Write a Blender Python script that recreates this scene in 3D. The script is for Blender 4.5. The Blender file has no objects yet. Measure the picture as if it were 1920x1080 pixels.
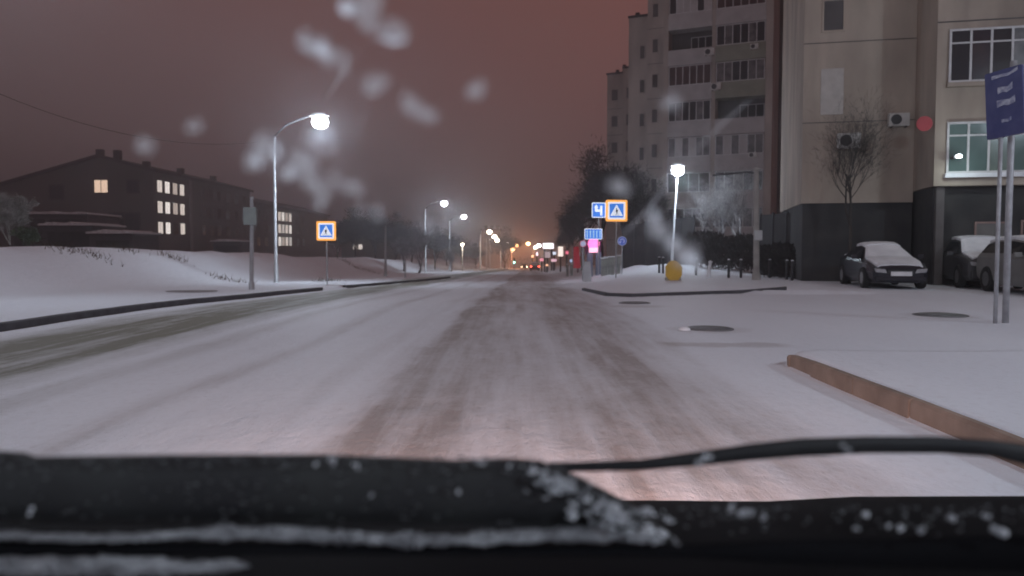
import bpy, bmesh, math, random
from mathutils import Vector, Matrix, noise
R = math.radians
sc = bpy.context.scene
col = sc.collection
# ------------------------------------------------------------------ camera
CAMZ = 1.3; F = 1500.0; PITCH = math.atan(77/1500)
cd = bpy.data.cameras.new('camera'); cam = bpy.data.objects.new('camera', cd); col.objects.link(cam)
cd.sensor_width = 36; cd.lens = 36*F/1920; cd.clip_start = .02; cd.clip_end = 6000
cam.location = (0, 0, CAMZ); cam.rotation_euler = (math.pi/2-PITCH, 0, 0)
cd.dof.use_dof = True; cd.dof.focus_distance = 3.8; cd.dof.aperture_fstop = 3.7
sc.camera = cam
# ------------------------------------------------------------------ world: overcast night sky lit from below by the town
w = bpy.data.worlds.new('World'); sc.world = w; w.use_nodes = True
nt = w.node_tree; nt.nodes.clear()
def N(nt, t, **k):
    n = nt.nodes.new(t)
    for a, b in k.items():
        if a in n.inputs: n.inputs[a].default_value = b
        else: setattr(n, a, b)
    return n
tc = N(nt, 'ShaderNodeTexCoord'); sep = N(nt, 'ShaderNodeSeparateXYZ'); nt.links.new(tc.outputs['Generated'], sep.inputs[0])
el = N(nt, 'ShaderNodeValToRGB'); nt.links.new(sep.outputs['Z'], el.inputs[0])
cr = el.color_ramp; cr.elements[0].position = 0; cr.elements[0].color = (.135, .088, .088, 1)
cr.elements[1].position = 1; cr.elements[1].color = (.115, .08, .08, 1)
e = cr.elements.new(.12); e.color = (.128, .079, .078, 1)
e = cr.elements.new(.30); e.color = (.128, .066, .062, 1)
no = N(nt, 'ShaderNodeTexNoise', Scale=1.6, Detail=3.0); nt.links.new(tc.outputs['Generated'], no.inputs['Vector'])
nr = N(nt, 'ShaderNodeMapRange'); nt.links.new(no.outputs[0], nr.inputs[0])
nr.inputs[1].default_value = .3; nr.inputs[2].default_value = .7; nr.inputs[3].default_value = .9; nr.inputs[4].default_value = 1.1
# redder and a little brighter towards the right (town centre side)
ax = N(nt, 'ShaderNodeMapRange'); nt.links.new(sep.outputs['X'], ax.inputs[0])
ax.inputs[1].default_value = -.55; ax.inputs[2].default_value = .15
mixr = N(nt, 'ShaderNodeMix', data_type='RGBA', blend_type='MULTIPLY'); mixr.inputs[0].default_value = 1
tint = N(nt, 'ShaderNodeMix', data_type='RGBA'); nt.links.new(ax.outputs[0], tint.inputs[0])
tint.inputs[6].default_value = (.88, .94, .97, 1); tint.inputs[7].default_value = (1.24, .98, .94, 1)
nt.links.new(el.outputs[0], mixr.inputs[6]); nt.links.new(tint.outputs[2], mixr.inputs[7])
bg = N(nt, 'ShaderNodeBackground'); nt.links.new(mixr.outputs[2], bg.inputs[0]); nt.links.new(nr.outputs[0], bg.inputs[1])
wo = N(nt, 'ShaderNodeOutputWorld'); nt.links.new(bg.outputs[0], wo.inputs[0])
# one very weak, very soft sun standing for the residual dusk glow behind the clouds
sl = bpy.data.lights.new('sun', 'SUN'); sl.energy = .10; sl.angle = R(40); sl.color = (.86, .9, 1.0)
so = bpy.data.objects.new('sun', sl); col.objects.link(so); so.rotation_euler = (R(38), R(-12), R(-20))
vs = sc.view_settings; vs.view_transform = 'Standard'; vs.look = 'None'; vs.exposure = .08; vs.gamma = 1
sc.cycles.volume_bounces = 0; sc.cycles.max_bounces = 6; sc.cycles.sample_clamp_indirect = 4
sc.cycles.use_denoising = True

# ------------------------------------------------------------------ geometry of the place
def sm(x, a, b):
    t = min(1, max(0, (x-a)/(b-a))); return t*t*(3-2*t)
def lerp_tab(x, tab):
    if x <= tab[0][0]: return tab[0][1]
    for (a, va), (b, vb) in zip(tab, tab[1:]):
        if x <= b: return va+(vb-va)*(x-a)/(b-a)
    return tab[-1][1]
def zroad(y): return 0 if y < 12 else (-.0015*(y-12)**2 if y < 20 else -.096-.024*(y-20))
def zright(y): return 0 if y < 42 else (-.0015*(y-42)**2 if y < 50 else -.096-.023*(y-50))
KL = [(-40, -8.3), (12, -8.1), (18, -8.1), (30, -7.7), (54, -6.0), (120, -5.6), (600, -5.4)]   # left kerb
def ku(y): return lerp_tab(y, KL)
def lat(x, y): return x-.02*y
def seg_in(x, y):          # distance inside the right-hand pavement (rounded corner)
    r = .4; dx = x-3.0; dy = 9.0-y
    if dx < r and dy < r: return r-math.hypot(r-dx, r-dy)
    return min(dx, dy)
ISL = [(2.55, 60), (2.62, 30), (2.85, 24.4), (3.5, 23.4), (6.4, 22.3)]
def isl_in(x, y):
    if y < 22: return -1
    best = 1e9; sgn = 1
    for (ax_, ay), (bx, by) in zip(ISL, ISL[1:]):
        vx, vy = bx-ax_, by-ay; t = min(1, max(0, ((x-ax_)*vx+(y-ay)*vy)/(vx*vx+vy*vy)))
        qx, qy = ax_+vx*t-x, ay+vy*t-y; d = math.hypot(qx, qy)
        if d < best: best = d; sgn = 1 if (vx*(y-ay)-vy*(x-ax_)) > 0 else -1
    return best*sgn
def terrain(x, y):
    u = lat(x, y); wr = sm(u, 2.2, 6.5)
    z = zroad(y)*(1-wr)+zright(y)*wr
    if u < 0:
        z += .12*sm(ku(y)-u, .05, .35)
        b = sm(-u, 13.6, 19)
        if b > 0:
            H = 1.5+.45*noise.noise(Vector((y/11, 3.1, u/25)))+.25*noise.noise(Vector((y/3.5, 7, u/5)))
            zz = z+H*b
            p = sm(-u, 22, 42); zp = .75-.016*max(0, y-60)
            z = zz*(1-p)+zp*p
            z += .06*b*noise.noise(Vector((x, y, 0)))+.16*b*noise.noise(Vector((x/2.5, y/2.5, 9)))
    else:
        if y < 9.5 and x > 2.9:
            d = seg_in(x, y); z += .145*sm(d, .0, .1)*(1-sm(d, 2.5, 6))
        if 22 < y < 60: 
            d = isl_in(x, y); z += .10*sm(d, .04, .4)*(1-sm(d, 2, 5))
        if x > 6 and y > 34: z += .25*sm(y, 36, 44)*sm(x, 6, 8)*sm(70-y, 0, 20)*(1+noise.noise(Vector((x/2, y/2, 4))))
    z += .012*noise.noise(Vector((x*1.3, y*.5, 2)))
    return z
CA, SA = math.cos(PITCH), math.sin(PITCH)
def ray(px, py):
    a = 540-py
    return Vector((px-960, F*CA+a*SA, -F*SA+a*CA))
def P(px, py, d):          # world point seen at photograph pixel (px,py) at distance d along the street
    v = ray(px, py); return Vector((0, 0, CAMZ))+v*(d/v.y)
def G(px, py):             # where that line of sight meets the ground
    d = 3.0
    while d < 900:
        p = P(px, py, d)
        if p.z <= terrain(p.x, p.y): return Vector((p.x, p.y, terrain(p.x, p.y)))
        d += .05+d*.002
    return p
def T(x, y, dz=0): return Vector((x, y, terrain(x, y)+dz))

# ------------------------------------------------------------------ materials
MATS = {}
def mat(name, c, rough=.7, c2=None, scale=3, metal=0, bump=0, emit=0, ec=None, spec=.5, stretch=(1, 1, 1), detail=5):
    if name in MATS: return MATS[name]
    m = bpy.data.materials.new(name); m.use_nodes = True; t = m.node_tree
    b = t.nodes['Principled BSDF']; b.inputs['Roughness'].default_value = rough; b.inputs['Metallic'].default_value = metal
    b.inputs['Specular IOR Level'].default_value = spec
    c2 = c2 or tuple(v*.8 for v in c)
    tcn = N(t, 'ShaderNodeTexCoord'); mp = N(t, 'ShaderNodeMapping'); mp.inputs['Scale'].default_value = stretch
    t.links.new(tcn.outputs['Object'], mp.inputs[0])
    nn = N(t, 'ShaderNodeTexNoise', Scale=scale, Detail=float(detail)); t.links.new(mp.outputs[0], nn.inputs['Vector'])
    rp = N(t, 'ShaderNodeValToRGB'); rp.color_ramp.elements[0].position = .32; rp.color_ramp.elements[1].position = .68
    rp.color_ramp.elements[0].color = (*c2, 1); rp.color_ramp.elements[1].color = (*c, 1)
    t.links.new(nn.outputs[0], rp.inputs[0]); t.links.new(rp.outputs[0], b.inputs['Base Color'])
    if bump:
        bp = N(t, 'ShaderNodeBump', Strength=bump, Distance=.05); t.links.new(nn.outputs[0], bp.inputs['Height']); t.links.new(bp.outputs[0], b.inputs['Normal'])
    if emit:
        b.inputs['Emission Color'].default_value = (*(ec or c), 1); b.inputs['Emission Strength'].default_value = emit
    MATS[name] = m; return m
SNOW = mat('snow', (.82, .84, .88), .6, (.66, .68, .72), 2.5, bump=.4)
SNOWD = mat('old_snow', (.62, .63, .66), .8, (.42, .42, .43), 4, bump=.5)
POLE = mat('galvanised', (.42, .43, .45), .5, (.3, .3, .32), 8, metal=.3)
CONC = mat('concrete', (.40, .39, .37), .85, (.28, .27, .26), 3, bump=.3)
DARKM = mat('dark_metal', (.03, .03, .035), .5)
WALLG = mat('panel_wall', (.47, .42, .38), .9, (.31, .275, .25), .7, bump=.2, stretch=(1, 1, .4), detail=8)
WALLB = mat('beige_wall', (.46, .39, .325), .9, (.29, .245, .205), .9, bump=.3, stretch=(1, 1, .3), detail=8)
WALLP = mat('pale_parapet', (.48, .47, .47), .85, (.37, .36, .36), 1.2)
WALLO = mat('olive_parapet', (.30, .31, .25), .85, (.23, .24, .19), 1.2)
DARKW = mat('dark_cladding', (.05, .048, .048), .9, (.025, .025, .028), 1.5)
RECESS = mat('recess_wall', (.12, .11, .11), .9, (.08, .075, .075), 1)
GLASS = mat('window_glass', (.02, .022, .028), .12, (.035, .036, .04), .8)
CURT = mat('curtained_glass', (.20, .19, .19), .25, (.05, .05, .055), 1.7)
GREENG = mat('green_glass', (.10, .16, .15), .12, (.05, .09, .085), .8)
FRW = mat('white_frame', (.62, .62, .63), .5)
FRB = mat('brown_frame', (.30, .20, .18), .6)
BARK = mat('bark', (.055, .045, .04), .9, (.03, .025, .022), 12)
TWIG = mat('twigs', (.05, .043, .04), .9, (.03, .027, .025), 9)
TWIGS = mat('snowy_lit_twigs', (.55, .54, .55), .85, (.05, .045, .045), 2.2)  # pale tone carries lamp light as well as snow on the twigs
TYRE = mat('tyre_rubber', (.015, .015, .015), .8)
RIM = mat('rim', (.35, .35, .36), .35, metal=.8)
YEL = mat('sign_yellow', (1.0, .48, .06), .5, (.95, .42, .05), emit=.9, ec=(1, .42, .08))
SWH = mat('sign_white', (.85, .85, .88), .5, emit=.75, ec=(.85, .9, 1))  # sign faces glow in place of the headlight light they throw back
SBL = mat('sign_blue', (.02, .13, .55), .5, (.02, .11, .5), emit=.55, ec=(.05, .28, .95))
SBK = mat('sign_black', (.02, .02, .02), .6)
def lampmat(name, c, s):
    m = bpy.data.materials.new(name); m.use_nodes = True; t = m.node_tree; t.nodes.clear()
    em = N(t, 'ShaderNodeEmission'); em.inputs[0].default_value = (*c, 1); em.inputs[1].default_value = s
    o = N(t, 'ShaderNodeOutputMaterial'); t.links.new(em.outputs[0], o.inputs[0]); return m

# ------------------------------------------------------------------ mesh helpers
class MB:
    def __init__(s): s.v = []; s.f = []
    def quad(s, *p):
        n = len(s.v); s.v += [tuple(q) for q in p]; s.f.append(tuple(range(n, n+len(p)))); return s
    def box(s, x0, x1, y0, y1, z0, z1):
        n = len(s.v)
        s.v += [(x0, y0, z0), (x1, y0, z0), (x1, y1, z0), (x0, y1, z0), (x0, y0, z1), (x1, y0, z1), (x1, y1, z1), (x0, y1, z1)]
        s.f += [tuple(n+i for i in q) for q in ((3, 2, 1, 0), (4, 5, 6, 7), (0, 1, 5, 4), (1, 2, 6, 5), (2, 3, 7, 6), (3, 0, 4, 7))]; return s
    def tube(s, pts, rad, n=8, cap=True):
        pts = [Vector(p) for p in pts]
        if not hasattr(rad, '__len__'): rad = [rad]*len(pts)
        base = len(s.v)
        up = Vector((0, 0, 1))
        for i, p in enumerate(pts):
            d = (pts[min(i+1, len(pts)-1)]-pts[max(i-1, 0)])
            if d.length < 1e-9: d = Vector((0, 0, 1))
            d.normalize(); a = d.cross(Vector((1, 0, 0)) if abs(d.x) < .9 else Vector((0, 1, 0))); a.normalize(); b = d.cross(a)
            for k in range(n):
                t = 2*math.pi*k/n; q = p+(a*math.cos(t)+b*math.sin(t))*rad[i]; s.v.append(tuple(q))
        for i in range(len(pts)-1):
            for k in range(n):
                k2 = (k+1) % n; s.f.append((base+i*n+k, base+i*n+k2, base+(i+1)*n+k2, base+(i+1)*n+k))
        if cap:
            s.f.append(tuple(base+k for k in reversed(range(n)))); s.f.append(tuple(base+(len(pts)-1)*n+k for k in range(n)))
        return s
    def prism(s, poly, y0, y1):      # polygon in the xz plane, extruded along y
        n = len(s.v); m = len(poly)
        s.v += [(x, y0, z) for x, z in poly]+[(x, y1, z) for x, z in poly]
        s.f.append(tuple(range(n, n+m))); s.f.append(tuple(reversed(range(n+m, n+2*m))))
        for i in range(m): j = (i+1) % m; s.f.append((n+i, n+m+i, n+m+j, n+j))
        return s
    def lathe(s, prof, n=24, c=(0, 0, 0)):
        b = len(s.v)
        for r, z in prof:
            for k in range(n): t = 2*math.pi*k/n; s.v.append((c[0]+r*math.cos(t), c[1]+r*math.sin(t), c[2]+z))
        for i in range(len(prof)-1):
            for k in range(n): k2 = (k+1) % n; s.f.append((b+i*n+k, b+i*n+k2, b+(i+1)*n+k2, b+(i+1)*n+k))
        s.f.append(tuple(b+k for k in reversed(range(n)))); s.f.append(tuple(b+(len(prof)-1)*n+k for k in range(n)))
        return s
    def grid(s, rows):
        b = len(s.v); m = len(rows[0])
        for r in rows: s.v += [tuple(p) for p in r]
        for i in range(len(rows)-1):
            for j in range(m-1): s.f.append((b+i*m+j, b+i*m+j+1, b+(i+1)*m+j+1, b+(i+1)*m+j))
        return s
    def build(s, name, m, parent=None, smooth=False, loc=None, bevel=0):
        me = bpy.data.meshes.new(name); me.from_pydata(s.v, [], s.f); me.materials.append(m)
        if smooth: me.polygons.foreach_set('use_smooth', [True]*len(me.polygons))
        me.update()
        o = bpy.data.objects.new(name, me); col.objects.link(o)
        if parent: o.parent = parent
        if loc is not None: o.location = loc
        if bevel:
            mo = o.modifiers.new('bevel', 'BEVEL'); mo.width = bevel; mo.segments = 2; mo.limit_method = 'ANGLE'
        return o
def tag(o, label=None, cat=None, group=None, kind=None):
    if label: o['label'] = label
    if cat: o['category'] = cat
    if group: o['group'] = group
    if kind: o['kind'] = kind
    return o
def thing(name, label, cat, loc, rz=0, group=None):
    o = bpy.data.objects.new(name, None); col.objects.link(o); o.location = loc; o.rotation_euler = (0, 0, rz)
    o.empty_display_size = .2
    return tag(o, label, cat, group)
def lamp(kind, loc, power, c, parent, size=.15, cone=None, rot=None):
    l = bpy.data.lights.new('lamp_light', kind); l.energy = power; l.color = c; l.shadow_soft_size = size
    if cone: l.spot_size = R(cone); l.spot_blend = .6
    o = bpy.data.objects.new('lamp_light', l); col.objects.link(o); o.parent = parent; o.location = loc
    if rot: o.rotation_euler = rot
    return o
def copy_tree(o, parent=None):
    c = o.copy(); col.objects.link(c)
    if parent: c.parent = parent
    for ch in [x for x in bpy.data.objects if x.parent == o]: copy_tree(ch, c)
    return c

# ------------------------------------------------------------------ ground
def axis(a, b, segs):
    out = [a]
    for lim, st in segs:
        while out[-1] < lim-1e-6: out.append(min(lim, out[-1]+st))
    while out[-1] < b: out.append(out[-1]+(out[-1]-out[-2])*1.35)
    return out
xr = axis(-2, 900, [(2.8, .35), (3.6, .1), (8, .2), (20, .6), (60, 2)])
xl = [-2-(v) for v in axis(0, 900, [(5, .3), (7.5, .14), (30, .5), (60, 1.2)])][1:]
xs = sorted(set([round(v, 4) for v in xl+xr]))
ys = axis(-40, 1600, [(2, 2), (7.9, .3), (9.4, .1), (21.5, .3), (25.5, .15), (60, .45), (130, 1.2), (300, 4)])
MG = MB(); MG.grid([[(x, y, terrain(x, y)) for x in xs] for y in ys])
# snow-covered street material: albedo follows the wheel tracks worn in the snow
m = bpy.data.materials.new('snowy_street'); m.use_nodes = True; t = m.node_tree; b = t.nodes['Principled BSDF']
geo = N(t, 'ShaderNodeNewGeometry'); sp = N(t, 'ShaderNodeSeparateXYZ'); t.links.new(geo.outputs['Position'], sp.inputs[0])
def M_(op, a, b_=None, c_=None):
    n = N(t, 'ShaderNodeMath', operation=op)
    for i, v in enumerate((a, b_, c_)):
        if v is None: continue
        if isinstance(v, (int, float)): n.inputs[i].default_value = v
        else: t.links.new(v, n.inputs[i])
    return n.outputs[0]
def noi(scale, st, det=4.0, rough=.5):
    mp = N(t, 'ShaderNodeMapping'); mp.inputs['Scale'].default_value = st; t.links.new(geo.outputs['Position'], mp.inputs[0])
    n = N(t, 'ShaderNodeTexNoise', Scale=scale, Detail=det, Roughness=rough); t.links.new(mp.outputs[0], n.inputs['Vector']); return n.outputs[0]
u = M_('SUBTRACT', sp.outputs['X'], M_('MULTIPLY', sp.outputs['Y'], .02))
n1 = noi(.35, (1, .35, 1)); n2 = noi(1.6, (1, .10, 1)); n3 = noi(2.2, (1, .5, 1), 6.0, .6); n4 = noi(14, (1, .6, 1), 5.0, .65)
ud = M_('ADD', u, M_('MULTIPLY', M_('SUBTRACT', n1, .5), .9))
ud = M_('ADD', ud, M_('MULTIPLY', M_('SUBTRACT', n3, .5), .22))
def ramp(val, lo, hi, stops):
    mr = N(t, 'ShaderNodeMapRange'); t.links.new(val, mr.inputs[0]); mr.inputs[1].default_value = lo; mr.inputs[2].default_value = hi
    r = N(t, 'ShaderNodeValToRGB'); t.links.new(mr.outputs[0], r.inputs[0]); el_ = r.color_ramp.elements
    el_[0].position = 0; el_[0].color = (stops[0][1],)*3+(1,); el_[1].position = 1; el_[1].color = (stops[-1][1],)*3+(1,)
    for p_, v in stops[1:-1]:
        q = el_.new((p_-lo)/(hi-lo)); q.color = (v, v, v, 1)
    r.color_ramp.interpolation = 'EASE'; return r.outputs[0]
dirt = ramp(ud, -10, 5, [(-10, 0), (-7.7, .06), (-7.2, .65), (-6.3, 1.0), (-5.4, .95), (-4.95, .35), (-4.6, .08), (-4.25, .34), (-3.9, .1), (-3.3, .08), (-3.0, .36), (-2.75, .1),
                         (-2.1, .10), (-1.85, .22), (-1.65, .12), (-1.45, .25), (-1.22, .84), (-.75, .78), (-.38, .6), (0, .50), (.3, .58), (.62, .78), (1.1, .82), (1.4, .6), (1.75, .36), (2.1, .08), (2.4, .03), (5, 0)])
var = N(t, 'ShaderNodeMapRange'); t.links.new(n2, var.inputs[0]); var.inputs[1].default_value = .3; var.inputs[2].default_value = .7; var.inputs[3].default_value = .7; var.inputs[4].default_value = 1.35
dirt = M_('MULTIPLY', dirt, var.outputs[0])
# tracks turning across the junction mouth and fine streaks
sk = N(t, 'ShaderNodeMapRange'); t.links.new(n4, sk.inputs[0]); sk.inputs[1].default_value = .5; sk.inputs[2].default_value = .8; sk.inputs[3].default_value = 0; sk.inputs[4].default_value = .22
dirt = M_('ADD', dirt, sk.outputs[0])
mot = N(t, 'ShaderNodeMapRange'); t.links.new(noi(3.0, (1, .45, 1), 7.0, .7), mot.inputs[0]); mot.inputs[1].default_value = .35; mot.inputs[2].default_value = .65; mot.inputs[3].default_value = .82; mot.inputs[4].default_value = 1.12
dirt = M_('MULTIPLY', dirt, mot.outputs[0])
fs = N(t, 'ShaderNodeMapRange'); t.links.new(noi(5.0, (1, .06, 1), 4.0, .55), fs.inputs[0]); fs.inputs[1].default_value = .36; fs.inputs[2].default_value = .62; fs.inputs[3].default_value = .76; fs.inputs[4].default_value = 1.16
dirt = M_('MULTIPLY', dirt, fs.outputs[0])
def softbox(v, a, b_, e_):
    p1 = N(t, 'ShaderNodeMapRange'); t.links.new(v, p1.inputs[0]); p1.inputs[1].default_value = a-e_; p1.inputs[2].default_value = a+e_
    p2 = N(t, 'ShaderNodeMapRange'); t.links.new(v, p2.inputs[0]); p2.inputs[1].default_value = b_+e_; p2.inputs[2].default_value = b_-e_
    return M_('MULTIPLY', p1.outputs[0], p2.outputs[0])
xd = M_('ADD', sp.outputs['X'], M_('MULTIPLY', M_('SUBTRACT', n3, .5), .5)); yd = M_('ADD', sp.outputs['Y'], M_('MULTIPLY', M_('SUBTRACT', n3, .5), .5))
dirt = M_('ADD', dirt, M_('MULTIPLY', M_('MULTIPLY', softbox(xd, 1.95, 3.6, .12), softbox(yd, 10.35, 10.8, .10)), .42))
for (bx, by, br_) in ((3.11, 12.6, .7), (8.1, 15.1, .8), (2.85, 18.3, .8)):
    dd_ = M_('ADD', M_('POWER', M_('SUBTRACT', xd, bx), 2.0), M_('POWER', M_('SUBTRACT', yd, by), 2.0))
    q_ = N(t, 'ShaderNodeMapRange'); t.links.new(dd_, q_.inputs[0]); q_.inputs[1].default_value = br_*br_; q_.inputs[2].default_value = br_*br_*.2; q_.inputs[3].default_value = 0; q_.inputs[4].default_value = .32
    dirt = M_('ADD', dirt, q_.outputs[0])
spk = N(t, 'ShaderNodeMapRange'); t.links.new(noi(22, (1, 1, 1), 3.0, .8), spk.inputs[0]); spk.inputs[1].default_value = .66; spk.inputs[2].default_value = .72; spk.inputs[3].default_value = 0; spk.inputs[4].default_value = .35
dirt = M_('ADD', dirt, spk.outputs[0])
dirt_cl = N(t, 'ShaderNodeClamp'); t.links.new(dirt, dirt_cl.inputs[0])
snowc = N(t, 'ShaderNodeMix', data_type='RGBA'); snowc.inputs[6].default_value = (.70, .735, .80, 1); snowc.inputs[7].default_value = (.85, .885, .94, 1); t.links.new(n1, snowc.inputs[0])
oliv = N(t, 'ShaderNodeMapRange'); t.links.new(u, oliv.inputs[0]); oliv.inputs[1].default_value = -5.0; oliv.inputs[2].default_value = -3.6; oliv.inputs[3].default_value = 0; oliv.inputs[4].default_value = 1
dc = N(t, 'ShaderNodeMix', data_type='RGBA'); dc.inputs[6].default_value = (.19, .19, .15, 1); dc.inputs[7].default_value = (.34, .305, .295, 1); t.links.new(oliv.outputs[0], dc.inputs[0])
fin = N(t, 'ShaderNodeMix', data_type='RGBA'); t.links.new(dirt_cl.outputs[0], fin.inputs[0]); t.links.new(snowc.outputs[2], fin.inputs[6]); t.links.new(dc.outputs[2], fin.inputs[7])
t.links.new(fin.outputs[2], b.inputs['Base Color']); b.inputs['Roughness'].default_value = .62; b.inputs['Specular IOR Level'].default_value = .3
bh = M_('ADD', M_('MULTIPLY', n3, .6), M_('MULTIPLY', n4, .25)); bh = M_('SUBTRACT', bh, M_('MULTIPLY', dirt_cl.outputs[0], .35))
bp = N(t, 'ShaderNodeBump', Strength=.9, Distance=.08); t.links.new(bh, bp.inputs['Height']); t.links.new(bp.outputs[0], b.inputs['Normal'])
tag(MG.build('ground', m, smooth=True), 'snow covered street, verges and bank', kind='structure')

# kerbs
KERBR = mat('brown_kerb', (.33, .25, .20), .85, (.20, .15, .12), 3, bump=.6, detail=8)
KERBD = mat('dark_kerb', (.07, .07, .08), .85, (.04, .04, .045), 4)  # near-black stands in for the shade on unlit kerb faces
def kerb(name, pts, wdt, h, m, label, side=1):
    b_ = MB(); rows = []
    for i, p in enumerate(pts):
        p = Vector(p); q = Vector(pts[min(i+1, len(pts)-1)])-Vector(pts[max(i-1, 0)]); nrm = Vector((-q.y, q.x)).normalized()*side
        z0 = terrain(p.x-nrm.x*.1, p.y-nrm.y*.1)
        a = (p.x, p.y, z0-.1); bb = (p.x, p.y, z0+h-.012); b2 = (p.x+nrm.x*.015, p.y+nrm.y*.015, z0+h); c = (p.x+nrm.x*wdt, p.y+nrm.y*wdt, z0+h); d = (p.x+nrm.x*wdt, p.y+nrm.y*wdt, z0-.1)
        rows.append([a, bb, b2, c, d])
    b_.grid(rows); return tag(b_.build(name, m), label, 'kerb', kind='structure')
def kerb_stones():
    b_ = MB(); y = -1.0; path = []
    while y < 8.55: path.append(((3.0, y), (3.0, min(y+.985, 8.6)))); y += 1.0
    arc = [(3.4-.4*math.cos(R(v)), 8.6+.4*math.sin(R(v))) for v in (0, 15, 30, 45, 60)]
    path += [(arc[i], arc[i+1]) for i in range(4)]
    for i, (p, q) in enumerate(path):
        h0 = .150-.012*max(0, i-9); h1 = .150-.012*max(0, i-8); dx, dy = q[0]-p[0], q[1]-p[1]; L = math.hypot(dx, dy); nx, ny = dy/L*.075, -dx/L*.075
        jx = .006*math.sin(i*2.3)
        rows = []
        for (a, h_) in ((p, h0), (q, h1)):
            zb = terrain(a[0]-.25, a[1]); rows.append([(a[0]+jx, a[1], zb-.1), (a[0]+jx, a[1], zb+h_-.02), (a[0]+jx+nx*.25, a[1]+ny*.25, zb+h_), (a[0]+nx, a[1]+ny, zb+h_), (a[0]+nx, a[1]+ny, zb-.1)])
        b_.grid(rows); n0 = len(b_.v); b_.f.append(tuple(n0-5+k for k in range(5))); b_.f.append(tuple(n0-10+k for k in reversed(range(5))))
    return tag(b_.build('kerb', KERBR), 'tan brown kerb stones ending at the driveway mouth', 'kerb', kind='structure')
kerb_stones()
kerb('kerb', [(p[0], p[1]) for p in ISL[1:]]+[(7.6, 22.1)], .13, .10, KERBD, 'thin dark kerb round the far side of the driveway', side=1)
kerb('kerb', [(ku(y)+.02*y, y) for y in [2+.8*i for i in range(36)]], .16, .125, KERBD, 'long dark kerb along the opposite lane', side=1)
kerb('kerb', [(ku(y)+.02*y, y) for y in [33+1.5*i for i in range(20)]], .16, .12, KERBD, 'dark kerb continuing past the gap by the crossing', side=1)

# manholes and bare patches
MHC = mat('iron_cover', (.045, .045, .05), .5, (.16, .165, .18), 5, bump=.6, detail=8)
def disc_cover(px, py, rx, label, name='manhole_cover', sy=1.0):
    g = G(px, py); o = thing(name, label, 'manhole', g)
    b_ = MB(); n = 28
    top = [(rx*math.cos(2*math.pi*k/n), rx*sy*math.sin(2*math.pi*k/n), 0) for k in range(n)]
    b_.lathe([(rx, -.02), (rx, .024), (rx*.96, .03), (rx*.9, .027)], n); b_.build('cover', MHC, o)
    r_ = MB(); r_.lathe([(rx*1.16, -.02), (rx*1.14, .017), (rx*1.03, .02), (rx*1.0, .015)], n); r_.build('rim', mat('wet_rim', (.16, .16, .17), .5), o)
    return o
disc_cover(1330, 618, .33, 'dark manhole cover in the snowy driveway with white snow beside it')
disc_cover(1763, 592, .42, 'wide dark manhole cover in the snow before the parked cars')
disc_cover(1190, 569, .34, 'half snowed manhole cover near the far driveway kerb')
g = G(1283, 619); lb = MB(); lb.lathe([(.10, 0), (.09, .03), (.05, .05), (.01, .055)], 12)
tag(lb.build('snow_clod', SNOW, loc=g, smooth=True), 'small white snow clod beside the driveway manhole', 'snow clod')
ASPH = mat('wet_asphalt', (.17, .17, .18), .5, (.30, .30, .32), 6)
def patch(pxs, label, m=ASPH):
    ps = [G(*q) for q in pxs]; n = 14; b_ = MB(); rows = []
    (a, b1, c, d) = ps
    for j in range(5):
        row = []
        for i in range(n+1):
            s_ = i/n; v = j/4
            wob = min(1, (.02+math.sin(math.pi*s_))**.25)
            q = a.lerp(b1, s_).lerp(d.lerp(c, s_), .5+(v-.5)*wob); row.append((q.x, q.y, terrain(q.x, q.y)+.010))
        rows.append(row)
    b_.grid(rows); return tag(b_.build('road_patch', m), label, kind='structure')
patch([(310, 545), (408, 544), (408, 549), (312, 549)], 'bare dark strip on the left pavement', ASPH)

# ------------------------------------------------------------------ street lamps
LED = lampmat('led_glow', (.86, .9, 1.0), 40); LEDF = lampmat('led_far', (1, .95, .95), 40)
WARM = lampmat('warm_glow', (1, .80, .62), 30); SOD = lampmat('sodium_glow', (1, .45, .18), 22)
def street_lamp(base, h, arm, m, label, power=0, c=(.72, .86, 1), head=.36, lit=True, rise=1.0, lean=0, group='street lamps lining the road', pr=.085):
    o = thing('street_lamp', label, 'street lamp', base, 0, group)
    top = Vector((lean, 0, h))
    MB().tube([(0, 0, -.3), (0, 0, .02), (0, 0, .021), (lean*.1, 0, .9), (lean*.1, 0, .91), top], [pr*1.9, pr*1.9, pr*1.35, pr*1.3, pr, pr*.62], 10).build('pole', POLE, o, smooth=True)
    if arm:
        s_ = 1 if arm > 0 else -1
        pts = [top, top+Vector((arm*.25, 0, rise*.55)), top+Vector((arm*.7, 0, rise*.95)), top+Vector((arm*.9, 0, rise))]
        MB().tube(pts, [.04, .035, .03, .03], 8).build('arm', mat('dull_arm', (.10, .10, .11), .7), o, smooth=True)
        hp = top+Vector((arm, 0, rise-.02))
    else: s_ = 1; hp = top+Vector((0, 0, .05))
    hb = MB(); hb.prism([(-head*1.25*s_, .02), (-head*.8*s_, .14), (head*.6*s_, .13), (head*1.1*s_, .03), (head*1.1*s_, -.01), (-head*1.25*s_, -.02)], -.16, .16)
    ho = hb.build('lamp_head', POLE, o, loc=hp, bevel=.02)
    if lit:
        lm = MB(); prof = [(head*math.cos(R(a)), head*.82*math.sin(R(a))-head*.72) for a in (-80, -55, -30, 0, 30, 60)]
        lm.lathe(prof, 18); lm.build('lamp_lens', m, ho, smooth=True)
    if power: lamp('POINT', hp+Vector((0, 0, -head*1.55-.12)), power, c, o, .3)
    return o
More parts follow.
